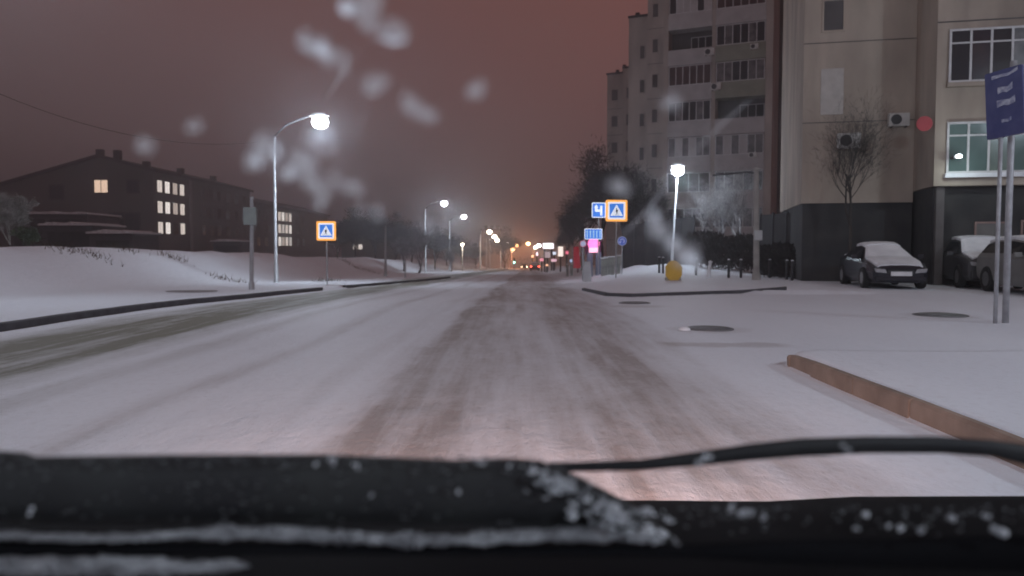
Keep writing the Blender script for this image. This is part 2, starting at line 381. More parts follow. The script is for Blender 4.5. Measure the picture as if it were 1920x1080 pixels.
def lamp_by_pixel(px, py, H=9.2, d=None):
    """ground point below a lamp whose head shows at (px,py) and stands H above the ground"""
    d0 = 30.
    while d0 < 600:
        p = P(px, py, d0)
        if p.z-(zroad(d0) if px < 1100 else zright(d0)) >= H: return p, d0
        d0 += .5
    return p, d0
# left row
L1 = G(518, 530); p = P(600, 215, L1.y)
street_lamp(L1, p.z-L1.z-1.05, p.x-L1.x, LED, 'tall street lamp with the largest white glow, on the left verge', 1100, head=.40, group=None)
for (px, py, bx, lab, pw, gm) in ((833, 377, 798, 'second lit lamp down the left side, pale pole, long arm', 1500, LED), (870, 403, 843, 'third lit lamp down the left side, smaller white glow', 1500, LEDF)):
    p, d = lamp_by_pixel(px, py); xb = (bx-960)/F*d
    street_lamp(Vector((xb, d, terrain(xb, d))), 8.1, p.x-xb, gm, lab, pw, head=.42, group=None, pr=.11)
# unseen lit lamps of the street beside and behind the camera
street_lamp(T(-13.2, 17.5), 8.4, 2.4, LED, 'lit street lamp beside the car on the left verge', 750, group=None)
street_lamp(T(-14.2, -9), 8.4, 2.4, LED, 'lit street lamp behind the car on the left verge', 2400, group=None)
street_lamp(T(9.5, -6), 8.4, -2.4, LED, 'lit street lamp behind the car on the right verge', 2600, group=None)
street_lamp(T(21.0, 5.0), 8.4, -2.4, LED, 'added unseen street lamp right of the parking, brightening ground and facade', 2800, group=None)  # added out of view to brighten the forecourt and beige facade
# right row
d = 43.0; p = P(1271, 320, d)+Vector((0, 0, .3)); xb = (1260-960)/F*d
street_lamp(Vector((xb, d, terrain(xb, d))), p.z-terrain(xb, d)-.1, 0, LED, 'white lit lamp on a leaning pale pole before the apartment tower', 560, head=.34, lean=p.x-xb, group=None, pr=.06)
# far rows
far = [(918, 434, WARM, -2.2), (927, 443, WARM, -2.2), (932, 449, WARM, -2.2), (935, 462, WARM, -2.2), (951, 454, LEDF, -2.2), (969, 458, SOD, -2.), (961, 466, SOD, -2.), (990, 455, SOD, 2.),
       (1004, 465, WARM, 2.2), (1010, 463, LEDF, 2.2)]
flab = ['highest of the distant warm lamps left of the road', 'second of the distant warm lamps left of the road', 'third of the distant warm lamps left of the road', 'lowest of the distant warm lamps left of the road',
        'distant white lamp left of the orange ones', 'brightest distant orange lamp over the road', 'lower distant orange lamp beside the bright one', 'distant orange lamp right above the road end',
        'distant warm lamp just right of the road end', 'distant small white lamp right of the road end']
for (px, py, mm, arm), lab in zip(far, flab):
    p, d = lamp_by_pixel(px, py, 9.0); xb = p.x+arm
    street_lamp(Vector((xb, d, terrain(xb, d))), 8.2, -arm, mm, lab, 5500 if mm is SOD else (1500 if px in (918, 951, 1004) else 0), c=(1, .33, .12) if mm is SOD else (1, .8, .62), head=.0024*d+.1, group='distant street lamps', pr=.13)
gq = P(867, 456, 150); street_lamp(T(gq.x, 150), gq.z-terrain(gq.x, 150)-.1, 0, WARM, 'small low warm lamp below the third left lamp', 250, c=(1, .8, .6), head=.28, group=None)
# plain poles
def pole(px, py_base, py_top, r0, r1, label, name='utility_pole', cat='pole', m=POLE, lean=0, d=None):
    g_ = G(px, py_base) if d is None else T((px-960)/F*d, d)
    top = P(px+lean, py_top, g_.y); o = thing(name, label, cat, g_)
    MB().tube([(0, 0, -.3), (0, 0, .25), (0, 0, .26), (top.x-g_.x, 0, top.z-g_.z)], [r0*1.35, r0*1.35, r0, r1], 12).build('shaft', m, o, smooth=True)
    MB().lathe([(r1*1.25, 0), (r1*1.25, .05), (r1*.4, .09)], 10).build('cap', m, o, loc=(top.x-g_.x, 0, top.z-g_.z-.01))
    return o, g_, top
o, g_, top = pole(723, 518, 425, .11, .07, 'thin grey pole between the crossing sign and the second lamp')
o, g_, top = pole(472, 543, 372, .075, .06, 'slim grey pole left of the tall lamp')
MB().box(-.22, .22, -.09, .09, -.3, .3).build('junction_box', mat('box_green', (.22, .25, .24), .6), o, loc=(0, -.02, 2.5), bevel=.02)
pole(760, 521, 488, .05, .04, 'short thin post on the left snow bank')
o, g_, top = pole(1418, 525, 318, .125, .10, 'thick concrete pole at the parking edge', m=CONC)
MB().box(-.15, .15, -.22, -.10, 1.55, 1.95).build('fuse_box', mat('grey_box', (.45, .46, .47), .5), o, bevel=.015)
bk = MB(); bk.tube([(0, -.02, 4.15), (-.4, 0, 4.22), (-1.75, .1, 4.1)], .03, 6); bk.build('bracket_arm', DARKM, o)

# ------------------------------------------------------------------ road signs
def poly_obj(name, poly, y, m, parent, th=.004): return MB().prism(poly, y-th, y).build(name, m, parent)
def rect(x0, x1, z0, z1): return [(x0, z0), (x1, z0), (x1, z1), (x0, z1)]
def rrect(w_, h_, r, n=5):
    out = []
    for cx, cz, a0 in ((w_-r, h_-r, 0), (-w_+r, h_-r, 90), (-w_+r, -h_+r, 180), (w_-r, -h_+r, 270)):
        for k in range(n+1): a = R(a0+90*k/n); out.append((cx+r*math.cos(a), cz+r*math.sin(a)))
    return out
def post_sign(name, px, base_py, py_c, label, cat, lean=0):
    g_ = G(px, base_py); c = P(px, py_c, g_.y); o = thing(name, label, cat, g_)
    return o, c.z-g_.z, g_
def crossing(px, base_py, py_c, size_px, label, flip=1):
    o, zc, g_ = post_sign('crossing_sign', px, base_py, py_c, label, 'road sign')
    s_ = size_px/2/F*g_.y
    MB().tube([(0, .05, -.3), (0, .05, zc+s_)], .033, 8).build('post', POLE, o, smooth=True)
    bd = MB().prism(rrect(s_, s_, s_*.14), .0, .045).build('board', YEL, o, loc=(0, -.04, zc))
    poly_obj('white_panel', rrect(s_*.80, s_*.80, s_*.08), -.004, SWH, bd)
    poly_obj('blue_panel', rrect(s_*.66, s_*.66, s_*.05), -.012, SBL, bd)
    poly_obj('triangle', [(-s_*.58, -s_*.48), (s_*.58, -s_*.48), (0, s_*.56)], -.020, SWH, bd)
    k = s_*.5; f_ = flip
    fig = MB()
    fig.prism([(f_*x*k, z*k-k*.28) for x, z in ((-.08, .55), (.12, .55), (.18, .2), (.38, .02), (.32, -.05), (.08, .12), (.06, -.05), (.26, -.5), (.14, -.54), (-.06, -.12), (-.3, -.52), (-.42, -.46), (-.14, .0), (-.2, .22), (-.34, .05), (-.4, .12), (-.22, .42))], -.032, -.028)
    fig.prism([(k*(.03*f_+.12*math.cos(a)), k*(.42+.12*math.sin(a))) for a in [R(30*i) for i in range(12)]], -.032, -.028)
    for i in range(4): fig.prism([(x*k, z*k) for x, z in rect(-.62+.34*i, -.46+.34*i, -.90, -.82)], -.032, -.028)
    fig.build('walking_figure', SBK, bd)
    return o
crossing(613, 533, 433, 36, 'yellow bordered pedestrian crossing sign on the left verge', 1)
crossing(1155, 521, 395, 40, 'yellow bordered pedestrian crossing sign right of the road', -1)
# blue direction and lane signs on one pole, left of the right-hand crossing sign
o, zc, g_ = post_sign('direction_sign', 1122, 517, 394, 'blue direction board with white turning arrow above the lane sign', 'road sign')
k = g_.y/F
MB().tube([(0, .05, -.3), (0, .05, zc+12*k)], .035, 8).build('post', POLE, o, smooth=True)
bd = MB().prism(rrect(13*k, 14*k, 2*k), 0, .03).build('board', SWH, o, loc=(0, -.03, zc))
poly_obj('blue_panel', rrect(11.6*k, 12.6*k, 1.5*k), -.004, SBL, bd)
ar = MB(); 
for q in (rect(-7, -3, -1, 8), rect(-7, 6, -3, 1.2), rect(2.5, 6.5, -10, 8), [(-9, 4), (-1, 4), (-5, 10)]): ar.prism([(x*k, z*k) for x, z in q], -.014-.002*len(ar.v)/8, -.010)
ar.build('arrow', SWH, bd)
o2 = MB().prism(rrect(16.5*k, 10*k, 1.5*k), 0, .03).build('lane_board', SWH, o, loc=(-10*k, -.03, zc-44.5*k))
poly_obj('blue_panel', rrect(15.3*k, 8.8*k, 1*k), -.004, SBL, o2)
ar = MB()
for i in range(5): ar.prism([(x*k, z*k) for x, z in ((-12.5+6*i, -7), (-10.6+6*i, -7), (-10.6+6*i, 3.5), (-9.6+6*i, 3.5), (-11.5+6*i, 7.5), (-13.4+6*i, 3.5), (-12.5+6*i, 3.5))], -.016, -.010)
ar.build('lane_arrows', mat('pale_blue', (.5, .7, .9), .5, emit=.45, ec=(.5, .75, 1)), o2)
# round blue sign
o, zc, g_ = post_sign('direction_sign', 1166, 514, 452, 'small round blue sign with white curved arrow', 'road sign')
k = g_.y/F
MB().tube([(0, .04, -.3), (0, .04, zc)], .03, 8).build('post', POLE, o, smooth=True)
circ = lambda r, n=24, cx=0, cz=0: [(cx+r*math.cos(2*math.pi*i/n), cz+r*math.sin(2*math.pi*i/n)) for i in range(n)]
SB2 = mat('sign_blue_dim', (.03, .08, .40), .5, emit=.3, ec=(.06, .12, .6)); SW2 = mat('sign_white_dim', (.6, .65, .8), .5, emit=.22, ec=(.6, .65, 1))  # weaker glow, again for headlight light thrown back by the face
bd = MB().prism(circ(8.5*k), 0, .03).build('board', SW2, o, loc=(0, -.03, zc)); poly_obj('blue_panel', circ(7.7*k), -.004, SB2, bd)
ar = MB(); arc = [(4.6*k*math.cos(R(a)), 4.6*k*math.sin(R(a))) for a in range(-60, 190, 25)]
inn = [(2.9*k*math.cos(R(a)), 2.9*k*math.sin(R(a))) for a in range(-60, 190, 25)]
ar.prism(arc+inn[::-1], -.016, -.010); ar.prism([(x*k, z*k) for x, z in ((-6.5, -.5), (-1.2, -.5), (-3.8, -4.8))], -.018, -.012); ar.build('arrow', SW2, bd)

# yellow marker
g_ = G(1263, 526); k = g_.y/F
o = thing('road_marker', 'yellow eight sided marker board low in the snow by the parking', 'road marker', g_)
YM = mat('marker_yellow', (.72, .45, .05), .55, (.60, .37, .04), 3)
oct_ = [(16*k*x, 19*k*z) for x, z in ((-.45, -1), (.5, -1), (.95, -.5), (1, .35), (.5, .86), (0, 1), (-.5, .88), (-1, .4), (-.95, -.55))]
MB().prism(oct_, -.05, .05).build('board', YM, o, loc=(0, 0, 19*k), bevel=.02)
MB().box(-.3, .3, .05, .22, -.08, .12).build('foot', CONC, o, bevel=.01)

# leaning sign close on the right, its post and a motion-blur double
g_ = G(1885, 606); k = g_.y/F; ang = R(-52)
o = thing('information_sign', 'tall blue sign on a grey post and its motion-blur double, nearest on the right', 'road sign', g_)
MB().tube([(0, 0, -.3), (0, 0, 4.42)], .052, 12).build('post', POLE, o, smooth=True)
MB().tube([(-.205, -.05, -.3), (-.205, -.05, 4.0)], .034, 10).build('post', POLE, o, smooth=True)  # thin second post built for the motion-blurred double of the first
NAVY = mat('navy_board', (.022, .026, .12), .45, (.05, .052, .15), 4, emit=.008, ec=(.10, .12, .7))
bd = MB().prism(rrect(.33, .56, .03), -.02, .02).build('board', NAVY, o, loc=(-.20, -.12, 3.70)); bd.rotation_euler = (0, R(-4), R(-68))
RW = mat('reflective_white', (.50, .52, .60), .5, (.10, .11, .25), 14, emit=.0, ec=(.8, .85, 1))
for (x0, x1, zz, hh, sl) in ((-.20, .26, .46, .03, .05), (-.10, .16, .22, .055, .04), (-.12, .20, .0, .06, .03), (-.05, .12, -.30, .03, .02)):
    MB().prism([(x0, zz-hh), (x0+(x1-x0)*.35, zz-hh*.6), (x0+(x1-x0)*.6, zz-hh), (x1, zz-hh+sl), (x1, zz+hh+sl), (x0+(x1-x0)*.7, zz+hh*.7), (x0+(x1-x0)*.3, zz+hh), (x0, zz+hh)], -.029, -.022).build('white_mark', RW, bd)
MB().prism(rrect(.335, .565, .03), .0205, .026).build('back_plate', POLE, bd)

# ------------------------------------------------------------------ trees
def tree(name, label, base, h, spread, seed, levels=5, kids=4, mt=BARK, mb=TWIG, slivers=0, sl_len=.35, trunk_h=.25, group=None, cat='tree', r0=None, lw=.012, droop=0, leafy=False):
    rnd = random.Random(seed); o = thing(name, label, cat, base, 0, group)
    r0 = r0 or h*.018+.03
    tr = MB(); br = MB(); ends = []
    th = h*trunk_h
    lean = Vector((rnd.uniform(-.04, .04)*h, rnd.uniform(-.03, .03)*h, th))
    tr.tube([(0, 0, -.3), (0, 0, .1), lean*.5+Vector((rnd.uniform(-.05, .05), 0, 0)), lean], [r0*1.4, r0*1.1, r0*.95, r0*.85], 8)
    tr.build('trunk', mt, o, smooth=True)
    def grow(p, d, L, r, lv):
        steps = 3; pts = [p]; rs = [r]
        q = p.copy(); dd = d.copy()
        for i in range(steps):
            dd = (dd+Vector((rnd.uniform(-.22, .22), rnd.uniform(-.22, .22), rnd.uniform(-.1, .2)-droop))).normalized()
            q = q+dd*(L/steps); pts.append(q.copy()); rs.append(r*(1-.55*(i+1)/steps))
        br.tube(pts, rs, 5 if lv > 2 else 3, cap=False)
        ends.append((q.copy(), dd.copy()))
        if lv <= 0: return
        for c in range(kids if lv > 1 else kids+1):
            s_ = rnd.uniform(.3, 1.0); i = min(steps-1, int(s_*steps)); pp = pts[i].lerp(pts[i+1], s_*steps-i)
            a = rnd.uniform(0, 6.283); sp_ = rnd.uniform(.45, 1.0)
            side = Vector((math.cos(a), math.sin(a), 0)); nd = (dd*.75+side*sp_*spread+Vector((0, 0, .25))).normalized()
            grow(pp, nd, L*rnd.uniform(.55, .8), max(rs[i]*.6, .006), lv-1)
    for c in range(3 if levels > 2 else 2):
        a = c*2.1+rnd.uniform(-.4, .4); d = Vector((math.cos(a)*.45*spread, math.sin(a)*.45*spread, 1)).normalized()
        if c == 0: d = Vector((.05, 0, 1)).normalized()
        grow(lean, d, (h-th)*(.46 if c else .5), r0*.7, levels-2)
    for i in range(slivers):
        q, dd = ends[rnd.randrange(len(ends))]
        q = q+Vector([rnd.gauss(0, h*.045) for _ in range(3)])
        v = (dd+Vector([rnd.uniform(-.8, .8) for _ in range(3)])).normalized()*sl_len*rnd.uniform(.5, 1.3)
        if leafy: s1 = v.cross(Vector((rnd.uniform(-1, 1), rnd.uniform(-1, 1), rnd.uniform(-1, 1)))).normalized()*sl_len*.4
        else: s1 = v.cross(Vector((0, 1, .3))).normalized()*lw
        br.quad(q-s1, q+v*.5-s1*.6, q+v, q+v*.5+s1*.8)
    br.build('crown', mb, o)
    return o
def copy_thing(o, loc, rz, sc_, label, group=None):
    c = copy_tree(o); c.location = loc; c.rotation_euler = (0, 0, rz); c.scale = (sc_,)*3; c['label'] = label
    if group: c['group'] = group
    return c
DKT = mat('dark_crown', (.045, .038, .036), .95, (.022, .02, .02), 1.2)
BLT = mat('bluish_crown', (.07, .075, .09), .95, (.04, .04, .05), 1)
def at(px, d): x = (px-960)/F*d; return T(x, d)
gt = 'dark trees left of the apartment tower'
t1 = tree('bare_tree', 'tallest dark tree against the left edge of the tower', at(1128, 66), 8.2, .8, 11, 6, 4, mb=DKT, slivers=9000, sl_len=.5, lw=.03, group=gt)
copy_thing(t1, at(1093, 74), 1.3, .88, 'dark tree farthest left beside the tower, over the pink sign')
copy_thing(t1, at(1172, 58), 2.6, .72, 'dark tree behind the round blue sign')
copy_thing(t1, at(1217, 62), 4.0, .74, 'dark tree left of the leaning lamp')
copy_thing(t1, at(1075, 95), 3.1, .8, 'dark tree behind the red banner')
copy_thing(t1, at(1062, 120), .4, .72, 'distant dark tree behind the tall lit sign')
# small snowy trees by the concrete pole, lamp light put into twig colour
gs = 'snowy bare trees by the concrete pole'
t2 = tree('snowy_tree', 'snow dusted bare tree just left of the concrete pole', at(1392, 44.5), 5.3, .75, 21, 5, 4, mb=TWIGS, slivers=2500, sl_len=.25, lw=.010, trunk_h=.2, group=gs, droop=.03)
copy_thing(t2, at(1350, 46), 1.9, .98, 'snow dusted bare tree, middle of the three by the concrete pole')
copy_thing(t2, at(1312, 47.5), 3.4, .9, 'snow dusted bare tree nearest the leaning lamp')
tree('bare_tree', 'thin dark tree in front of the beige wall behind the black sedan', at(1592, 28.5), 5.9, .55, 33, 5, 4, slivers=1800, sl_len=.3, lw=.006, trunk_h=.35, r0=.07)
# left side
gl = 'dark trees beyond the left bank'
t3 = tree('bare_tree', 'dark bluish tree beyond the crossing sign', at(668, 120), 6.3, 1.0, 41, 6, 4, mb=BLT, slivers=8000, sl_len=.55, lw=.045, group=gl, trunk_h=.15)
for i, (px, d, s_, lab) in enumerate(((705, 115, .95, 'dark bluish tree just right of the crossing sign'), (742, 125, 1.0, 'dark bluish tree above the bright snow mound'), (772, 132, .85, 'dark bluish tree left of the second lamp pole'),
        (815, 130, .9, 'dark bluish tree right of the second lamp pole'), (838, 160, .95, 'dark tree by the third lamp pole'), (868, 190, .9, 'dark tree behind the small low lamp'), (892, 230, .9, 'far dark tree left of the pale block'),
        (946, 260, 1.75, 'far tall dark tree right of the pale block'), (632, 140, .8, 'dark tree behind the crossing sign'))):
    copy_thing(t3, at(px, d), i*1.1, s_, lab)
t4 = tree('snowy_tree', 'pale snow laden tree beside the second lamp pole', at(786, 92), 5.2, .6, 52, 5, 4, mb=mat('snow_laden', (.42, .43, .47), .9, (.10, .10, .12), 1.5), slivers=3500, sl_len=.35, lw=.03, trunk_h=.12, group='snow laden trees on the left bank')
copy_thing(t4, at(757, 95), 2.2, .75, 'smaller pale snow laden tree left of the second lamp pole')
copy_thing(t4, at(846, 118), 1.2, .6, 'small pale snowy tree at the third lamp pole')
# pale bush at the far left
bq = P(18, 450, 36); tree('bush', 'big snow laden bush at the left edge on the bank', T(bq.x, 36), 2.6, 1.3, 61, 5, 4, mb=mat('snowy_bush', (.40, .40, .40), .9, (.12, .13, .10), 2), slivers=7000, sl_len=.2, lw=.02, trunk_h=.06, cat='bush', r0=.05)
bq = P(52, 470, 34); tree('bush', 'small green tinged bush beside the snow laden one', T(bq.x, 34), 1.2, 1.2, 62, 4, 4, mb=mat('green_bush', (.12, .16, .10), .9, (.05, .07, .05), 2), slivers=1500, sl_len=.14, lw=.02, trunk_h=.06, cat='bush', r0=.03)
# dry weeds and clods on the bank
rnd = random.Random(8)
wd = MB()
for (px, py) in ((175, 478), (330, 485), (430, 527), (650, 492), (668, 503), (612, 527), (690, 508), (345, 470), (128, 470), (230, 468)):
    g_ = G(px, py)
    for i in range(50):
        p0 = g_+Vector((rnd.gauss(0, .45), rnd.gauss(0, .35), 0)); p0.z = terrain(p0.x, p0.y)-.02
        v = Vector((rnd.uniform(-.25, .25), rnd.uniform(-.25, .25), rnd.uniform(.1, .35))); s1 = Vector((.015, 0, 0))
        wd.quad(p0-s1, p0+s1, p0+v)
tag(wd.build('weeds', mat('dry_weeds', (.10, .08, .06), .9)), 'dry weeds poking through the snow on the left bank', 'weeds', kind='stuff')

# ------------------------------------------------------------------ dark hedge, fence and bollards on the right
def hedge(p0, p1, h, th, label, seed, n=5200):
    rnd = random.Random(seed); o = thing('hedge', label, 'hedge', p0); d = Vector(p1)-Vector(p0); b_ = MB()
    L = d.length; dn = d.normalized(); sd = Vector((-dn.y, dn.x, 0))
    for i in range(n):
        s_ = rnd.random(); hh = h*(.85+.25*noise.noise(Vector((s_*L*.5, seed, 0))))
        zz = hh*rnd.random()**.7; q = d*s_+sd*rnd.uniform(-.5, .5)*th*(1-.4*zz/h)+Vector((0, 0, zz)); v = Vector((rnd.gauss(0, .5), rnd.gauss(0, .5), rnd.uniform(.2, 1))).normalized()*rnd.uniform(.12, .3)
        s1 = v.cross(Vector((rnd.uniform(-1, 1), 1, rnd.uniform(-1, 1)))).normalized()*.035
        b_.quad(q-s1, q+v*.5-s1, q+v, q+v*.5+s1)
    b_.build('foliage', DKT, o)
    st = MB()
    for i in range(int(L*2)):
        q = d*((i+.5)/(L*2)); st.tube([q+Vector((0, 0, -.15)), q+Vector((rnd.uniform(-.1, .1), 0, h*.7))], [.02, .01], 4)
    st.build('stems', BARK, o); return o
def fence(a, b_, h, label):
    o = thing('fence', label, 'fence', a); d = Vector(b_)-Vector(a); L = math.hypot(d.x, d.y); o.rotation_euler = (0, 0, math.atan2(d.y, d.x))
    f_ = MB(); n = max(2, int(L/.9)); sl_ = d.z/L
    for i in range(n): 
        x0 = L*i/n; f_.box(x0+.03, x0+L/n-.03, -.02, .02, -.3+sl_*x0, h+sl_*x0)
    f_.box(0, L, .022, .05, h*.2, h*.2+.08); f_.box(0, L, .022, .05, h*.8, h*.8+.08)
    f_.build('panels', DARKW, o)
    for i in range(n+1): MB().box(-.04, .04, -.05, .05, -.3, h+.08).build('fence_post', DARKM, o, loc=(L*i/n, 0, sl_*L*i/n))
    return o
fence(at(1168, 50), at(1300, 45), 2.7, 'dark board fence behind the round blue sign')
fence(at(1425, 37), at(1500, 33.5), 2.75, 'dark board fence between concrete pole and beige wing')
hedge(at(1300, 43), at(1425, 38), 2.0, 1.4, 'dark hedge behind the snowy trees', 3)
hedge(at(1425, 35), at(1560, 31), 1.5, 1.0, 'low dark hedge right of the concrete pole', 4, 4000)
bol = None
for i, (px, py) in enumerate(((1236, 512), (1243, 513), (1305, 516), (1366, 521), (1389, 521), (1443, 521), (1475, 524), (1485, 526), (1541, 522))):
    g_ = G(px, py)
    lab = ['left one of the pair of dark bollards by the yellow marker', 'right one of the pair of dark bollards by the yellow marker', 'dark bollard right of the yellow marker', 'dark bollard below the snowy trees, left', 'dark bollard just left of the concrete pole', 'dark bollard just right of the concrete pole', 'left of two close bollards before the low hedge', 'right of two close bollards before the low hedge', 'dark bollard left of the black sedan'][i]
    if bol is None:
        bol = thing('bollard', lab, 'bollard', g_, 0, 'dark bollards along the parking edge')
        MB().tube([(0, 0, -.2), (0, 0, .75)], .055, 10).build('shaft', DARKM, bol, smooth=True)
        MB().lathe([(.06, 0), (.055, .03), (.02, .05)], 10).build('snow_cap', SNOW, bol, loc=(0, 0, .75))
    else:
        c = copy_tree(bol); c.location = g_; c['label'] = lab
# white pale post left of the snowy trees
pole(1329, 521, 492, .07, .07, 'short white post below the snowy trees', m=SNOW, lean=3, name='marker_post', cat='post')

# ------------------------------------------------------------------ apartment tower (main, far-ish)
def window(parent, x, z, w_, h_, y, frame=FRW, glass=GLASS, n=1, fw=.06, trans=False, name='window', sill=False):
    """window whose outer face is at local y (outside is -y); frame bars stand proud"""
    f_ = MB(); f_.box(x, x+w_, y-.03, y+.05, z, z+fw); f_.box(x, x+w_, y-.03, y+.05, z+h_-fw, z+h_)
    for i in range(n+1):
        xx = x+(w_-fw)*i/n; f_.box(xx, xx+fw, y-.034, y+.05, z+fw*.5, z+h_-fw*.5)
    if trans: f_.box(x, x+w_, y-.026, y+.05, z+h_*.72, z+h_*.72+fw*.8)
    o = f_.build(name, frame, parent)
    if isinstance(glass, list):
        for i in range(n):
            x0 = x+(w_-fw)*i/n; MB().box(x0+fw, x0+(w_-fw)/n, y, y+.02, z+fw, z+h_-fw).build('pane', glass[i % len(glass)], o)
    else: MB().box(x+fw*.5, x+w_-fw*.5, y, y+.02, z+fw*.5, z+h_-fw*.5).build('pane', glass, o)
    if sill: MB().box(x-.08, x+w_+.08, y-.16, y-.035, z-.06, z-.01).build('sill', SNOW, o)
    return o
TX, TY = 12.6, 67.5
tw = thing('apartment_tower', 'tall grey panel apartment tower with glazed loggias right of the road', 'apartment block', T(TX, TY), R(-24.8))
tz = terrain(TX, TY)
def LZ(z): return z-tz     # world height to local
wall = MB()
wall.box(-.0, .42, 0, 12, -2, 34); wall.box(4.0, 4.30, 0, 1.5, -2, 34); wall.box(8.2, 8.75, 0, 12, -2, 34); wall.box(.42, 8.2, 1.5, 12, -2, 34)
wall.build('wall', WALLG, tw)
w2 = MB(); w2.box(-1.55, -.003, .7, 11, -2, 34); w2.build('side_bay', WALLG, tw)
w3 = MB(); w3.box(-3.7, -1.553, 2.4, 22, -2, LZ(21.3)); w3.build('lower_bay', WALLG, tw)
w4 = MB(); w4.box(-11.6, -9.6, 20.6, 36, -3, LZ(20.6)); w4.box(-9.597, -2, 20.0, 36, -3, LZ(21.0)); w4.build('rear_wing', WALLG, tw)
rv = MB(); rv.box(8.753, 16, 4, 12, -2, 34); rv.build('recess_wall', mat('recess_grey', (.16, .155, .15), .9, (.11, .105, .1), .6), tw)
cop = MB(); cop.box(-3.77, -1.6, 2.33, 22, LZ(21.3), LZ(21.5)); cop.box(-11.7, -9.6, 20.5, 36, LZ(20.6), LZ(20.8)); cop.box(-9.65, -1.9, 19.9, 36, LZ(21.0), LZ(21.2)); cop.build('coping', DARKM, tw)
rc = MB()
for (x, y, z, h_) in ((-3.3, 3, 21.4, .5), (-1.9, 3, 21.4, 2.3), (-10.9, 21.5, 20.7, .6), (-10.1, 21.5, 20.7, 1.1), (-9.3, 21.2, 21.1, .9)): rc.box(x, x+.35, y, y+.3, LZ(z), LZ(z+h_))
rc.build('roof_vents', DARKM, tw)
jt = MB()
for zc_ in [3.6+2.93*k_ for k_ in range(10)]:
    jt.box(-1.553, -.0, .685, .697, LZ(zc_)-1.5, LZ(zc_)-1.46); jt.box(8.755, 12, 3.985, 3.997, LZ(zc_)-1.5, LZ(zc_)-1.46); (zc_ < 20.5) and jt.box(-11.6, -9.6, 20.585, 20.597, LZ(zc_)-1.5, LZ(zc_)-1.45)
jt.build('panel_joints', RECESS, tw)
# rows: window centre heights
rowz = [3.6+2.93*k_ for k_ in range(-0, 10)]
styleR = ['g', 'f', 'p', 'o', 'c', 'w', 'b', 'w', 'c', 'g']; styleL = ['g', 'd', 'p', 'w', 'b', 'o', 'm', 'w', 'b', 'g']
for colm, (x0, x1, sty) in enumerate(((.42, 4.0, styleL), (4.30, 8.2, styleR))):
    for r_i, zc_ in enumerate(rowz):
        s_ = sty[r_i]; z0 = LZ(zc_); pm = WALLO if (colm == 1 and r_i in (4, 5)) else (WALLP if s_ != 'd' else WALLG)
        pp = MB(); pp.box(x0, x1, -.06, .08, z0-1.75, z0-.72); pp.box(x0, x1, -.10, 1.5, z0-2.0, z0-1.75); pp.build('balcony_parapet', pm, tw)
        if s_ == 'o':
            MB().box(x0, x1, 1.30, 1.49, z0-1.74, z0+.93).build('loggia_back', RECESS, tw)
            window(tw, x0+(x1-x0)*.45, z0-.75, (x1-x0)*.5, 1.25, 1.27, FRW, GLASS, 3)
        elif s_ in 'wcpf':
            gl = {'w': [GLASS, CURT, GLASS, GLASS, CURT], 'c': [CURT, CURT, GLASS, GLASS, CURT], 'p': [CURT, WALLP, CURT, WALLP, CURT], 'f': [GLASS, GLASS, CURT]}[s_]
            window(tw, x0+.05, z0-.715, x1-x0-.1, 1.6, 0, FRW, gl, 6 if s_ != 'f' else 5)
        elif s_ == 'm':
            window(tw, x0+.05, z0-.715, x1-x0-.1, 1.6, 0, FRW, [GLASS, WALLP, WALLP, WALLP, GLASS, WALLP], 6)
        elif s_ == 'b': window(tw, x0+.05, z0-.715, x1-x0-.1, 1.6, 0, FRW, mat('brown_glass', (.09, .055, .055), .2, (.05, .03, .03), 1), 6)
        elif s_ == 'd': window(tw, x0+.05, z0-.715, x1-x0-.1, 1.6, 0, FRW, RECESS, 4)
        else: window(tw, x0+.05, z0-.715, x1-x0-.1, 1.6, 0, FRW, CURT, 5)
for zc_ in rowz[1:]:
    window(tw, -1.15, LZ(zc_)-.6, .55, 1.2, .67, WALLG, RECESS, 1)
    if zc_ < 20: window(tw, -2.7, LZ(zc_)-.6, .5, 1.2, 2.37, WALLG, RECESS, 1)
    window(tw, 9.3, LZ(zc_)-.6, 1.0, 1.3, 3.97, WALLG, RECESS, 1)
for zc_ in rowz[2:6]:
    window(tw, -11.1, LZ(zc_)-.6, .8, 1.3, 20.57, WALLG, RECESS, 1)
    window(tw, -9.2, LZ(zc_)-.6, .5, 1.3, 19.97, WALLG, RECESS, 1)
def ac_unit(px, py, d, label, parent_rot, wdt=.8):
    p_ = P(px, py, d); o = thing('air_conditioner', label, 'air conditioner', p_, parent_rot, 'air conditioners on the facades')
    k_ = wdt/.8
    MB().box(-.40*k_, .40*k_, -.3, 0, -.27*k_, .27*k_).build('casing', mat('ac_white', (.62, .62, .60), .6), o, bevel=.02)
    fn = MB(); n = 20
    fn.prism([(-.12*k_+.21*k_*math.cos(2*math.pi*i/n), .21*k_*math.sin(2*math.pi*i/n)) for i in range(n)], -.315, -.303); fn.build('fan_grille', DARKM, o)
    br_ = MB(); br_.box(-.3*k_, -.26*k_, -.28, 0, -.32*k_, -.27*k_); br_.box(.26*k_, .3*k_, -.28, 0, -.32*k_, -.27*k_); br_.build('bracket', DARKM, o)
    return o
ac_unit(1331, 98, 65.3, 'air conditioner between the two loggia columns, upper', R(-24.8))
ac_unit(1343, 163, 64.9, 'air conditioner below the second right loggia', R(-24.8))
ac_unit(1415, 88, 63.6, 'air conditioner on the olive parapet at its right end', R(-24.8), .6)
ac_unit(1192, 85, 72, 'small air conditioner on the narrow side bay', R(-24.8), .6)
ac_unit(1412, 291, 63.4, 'air conditioner low on the tower behind the concrete pole', R(-24.8), .6)

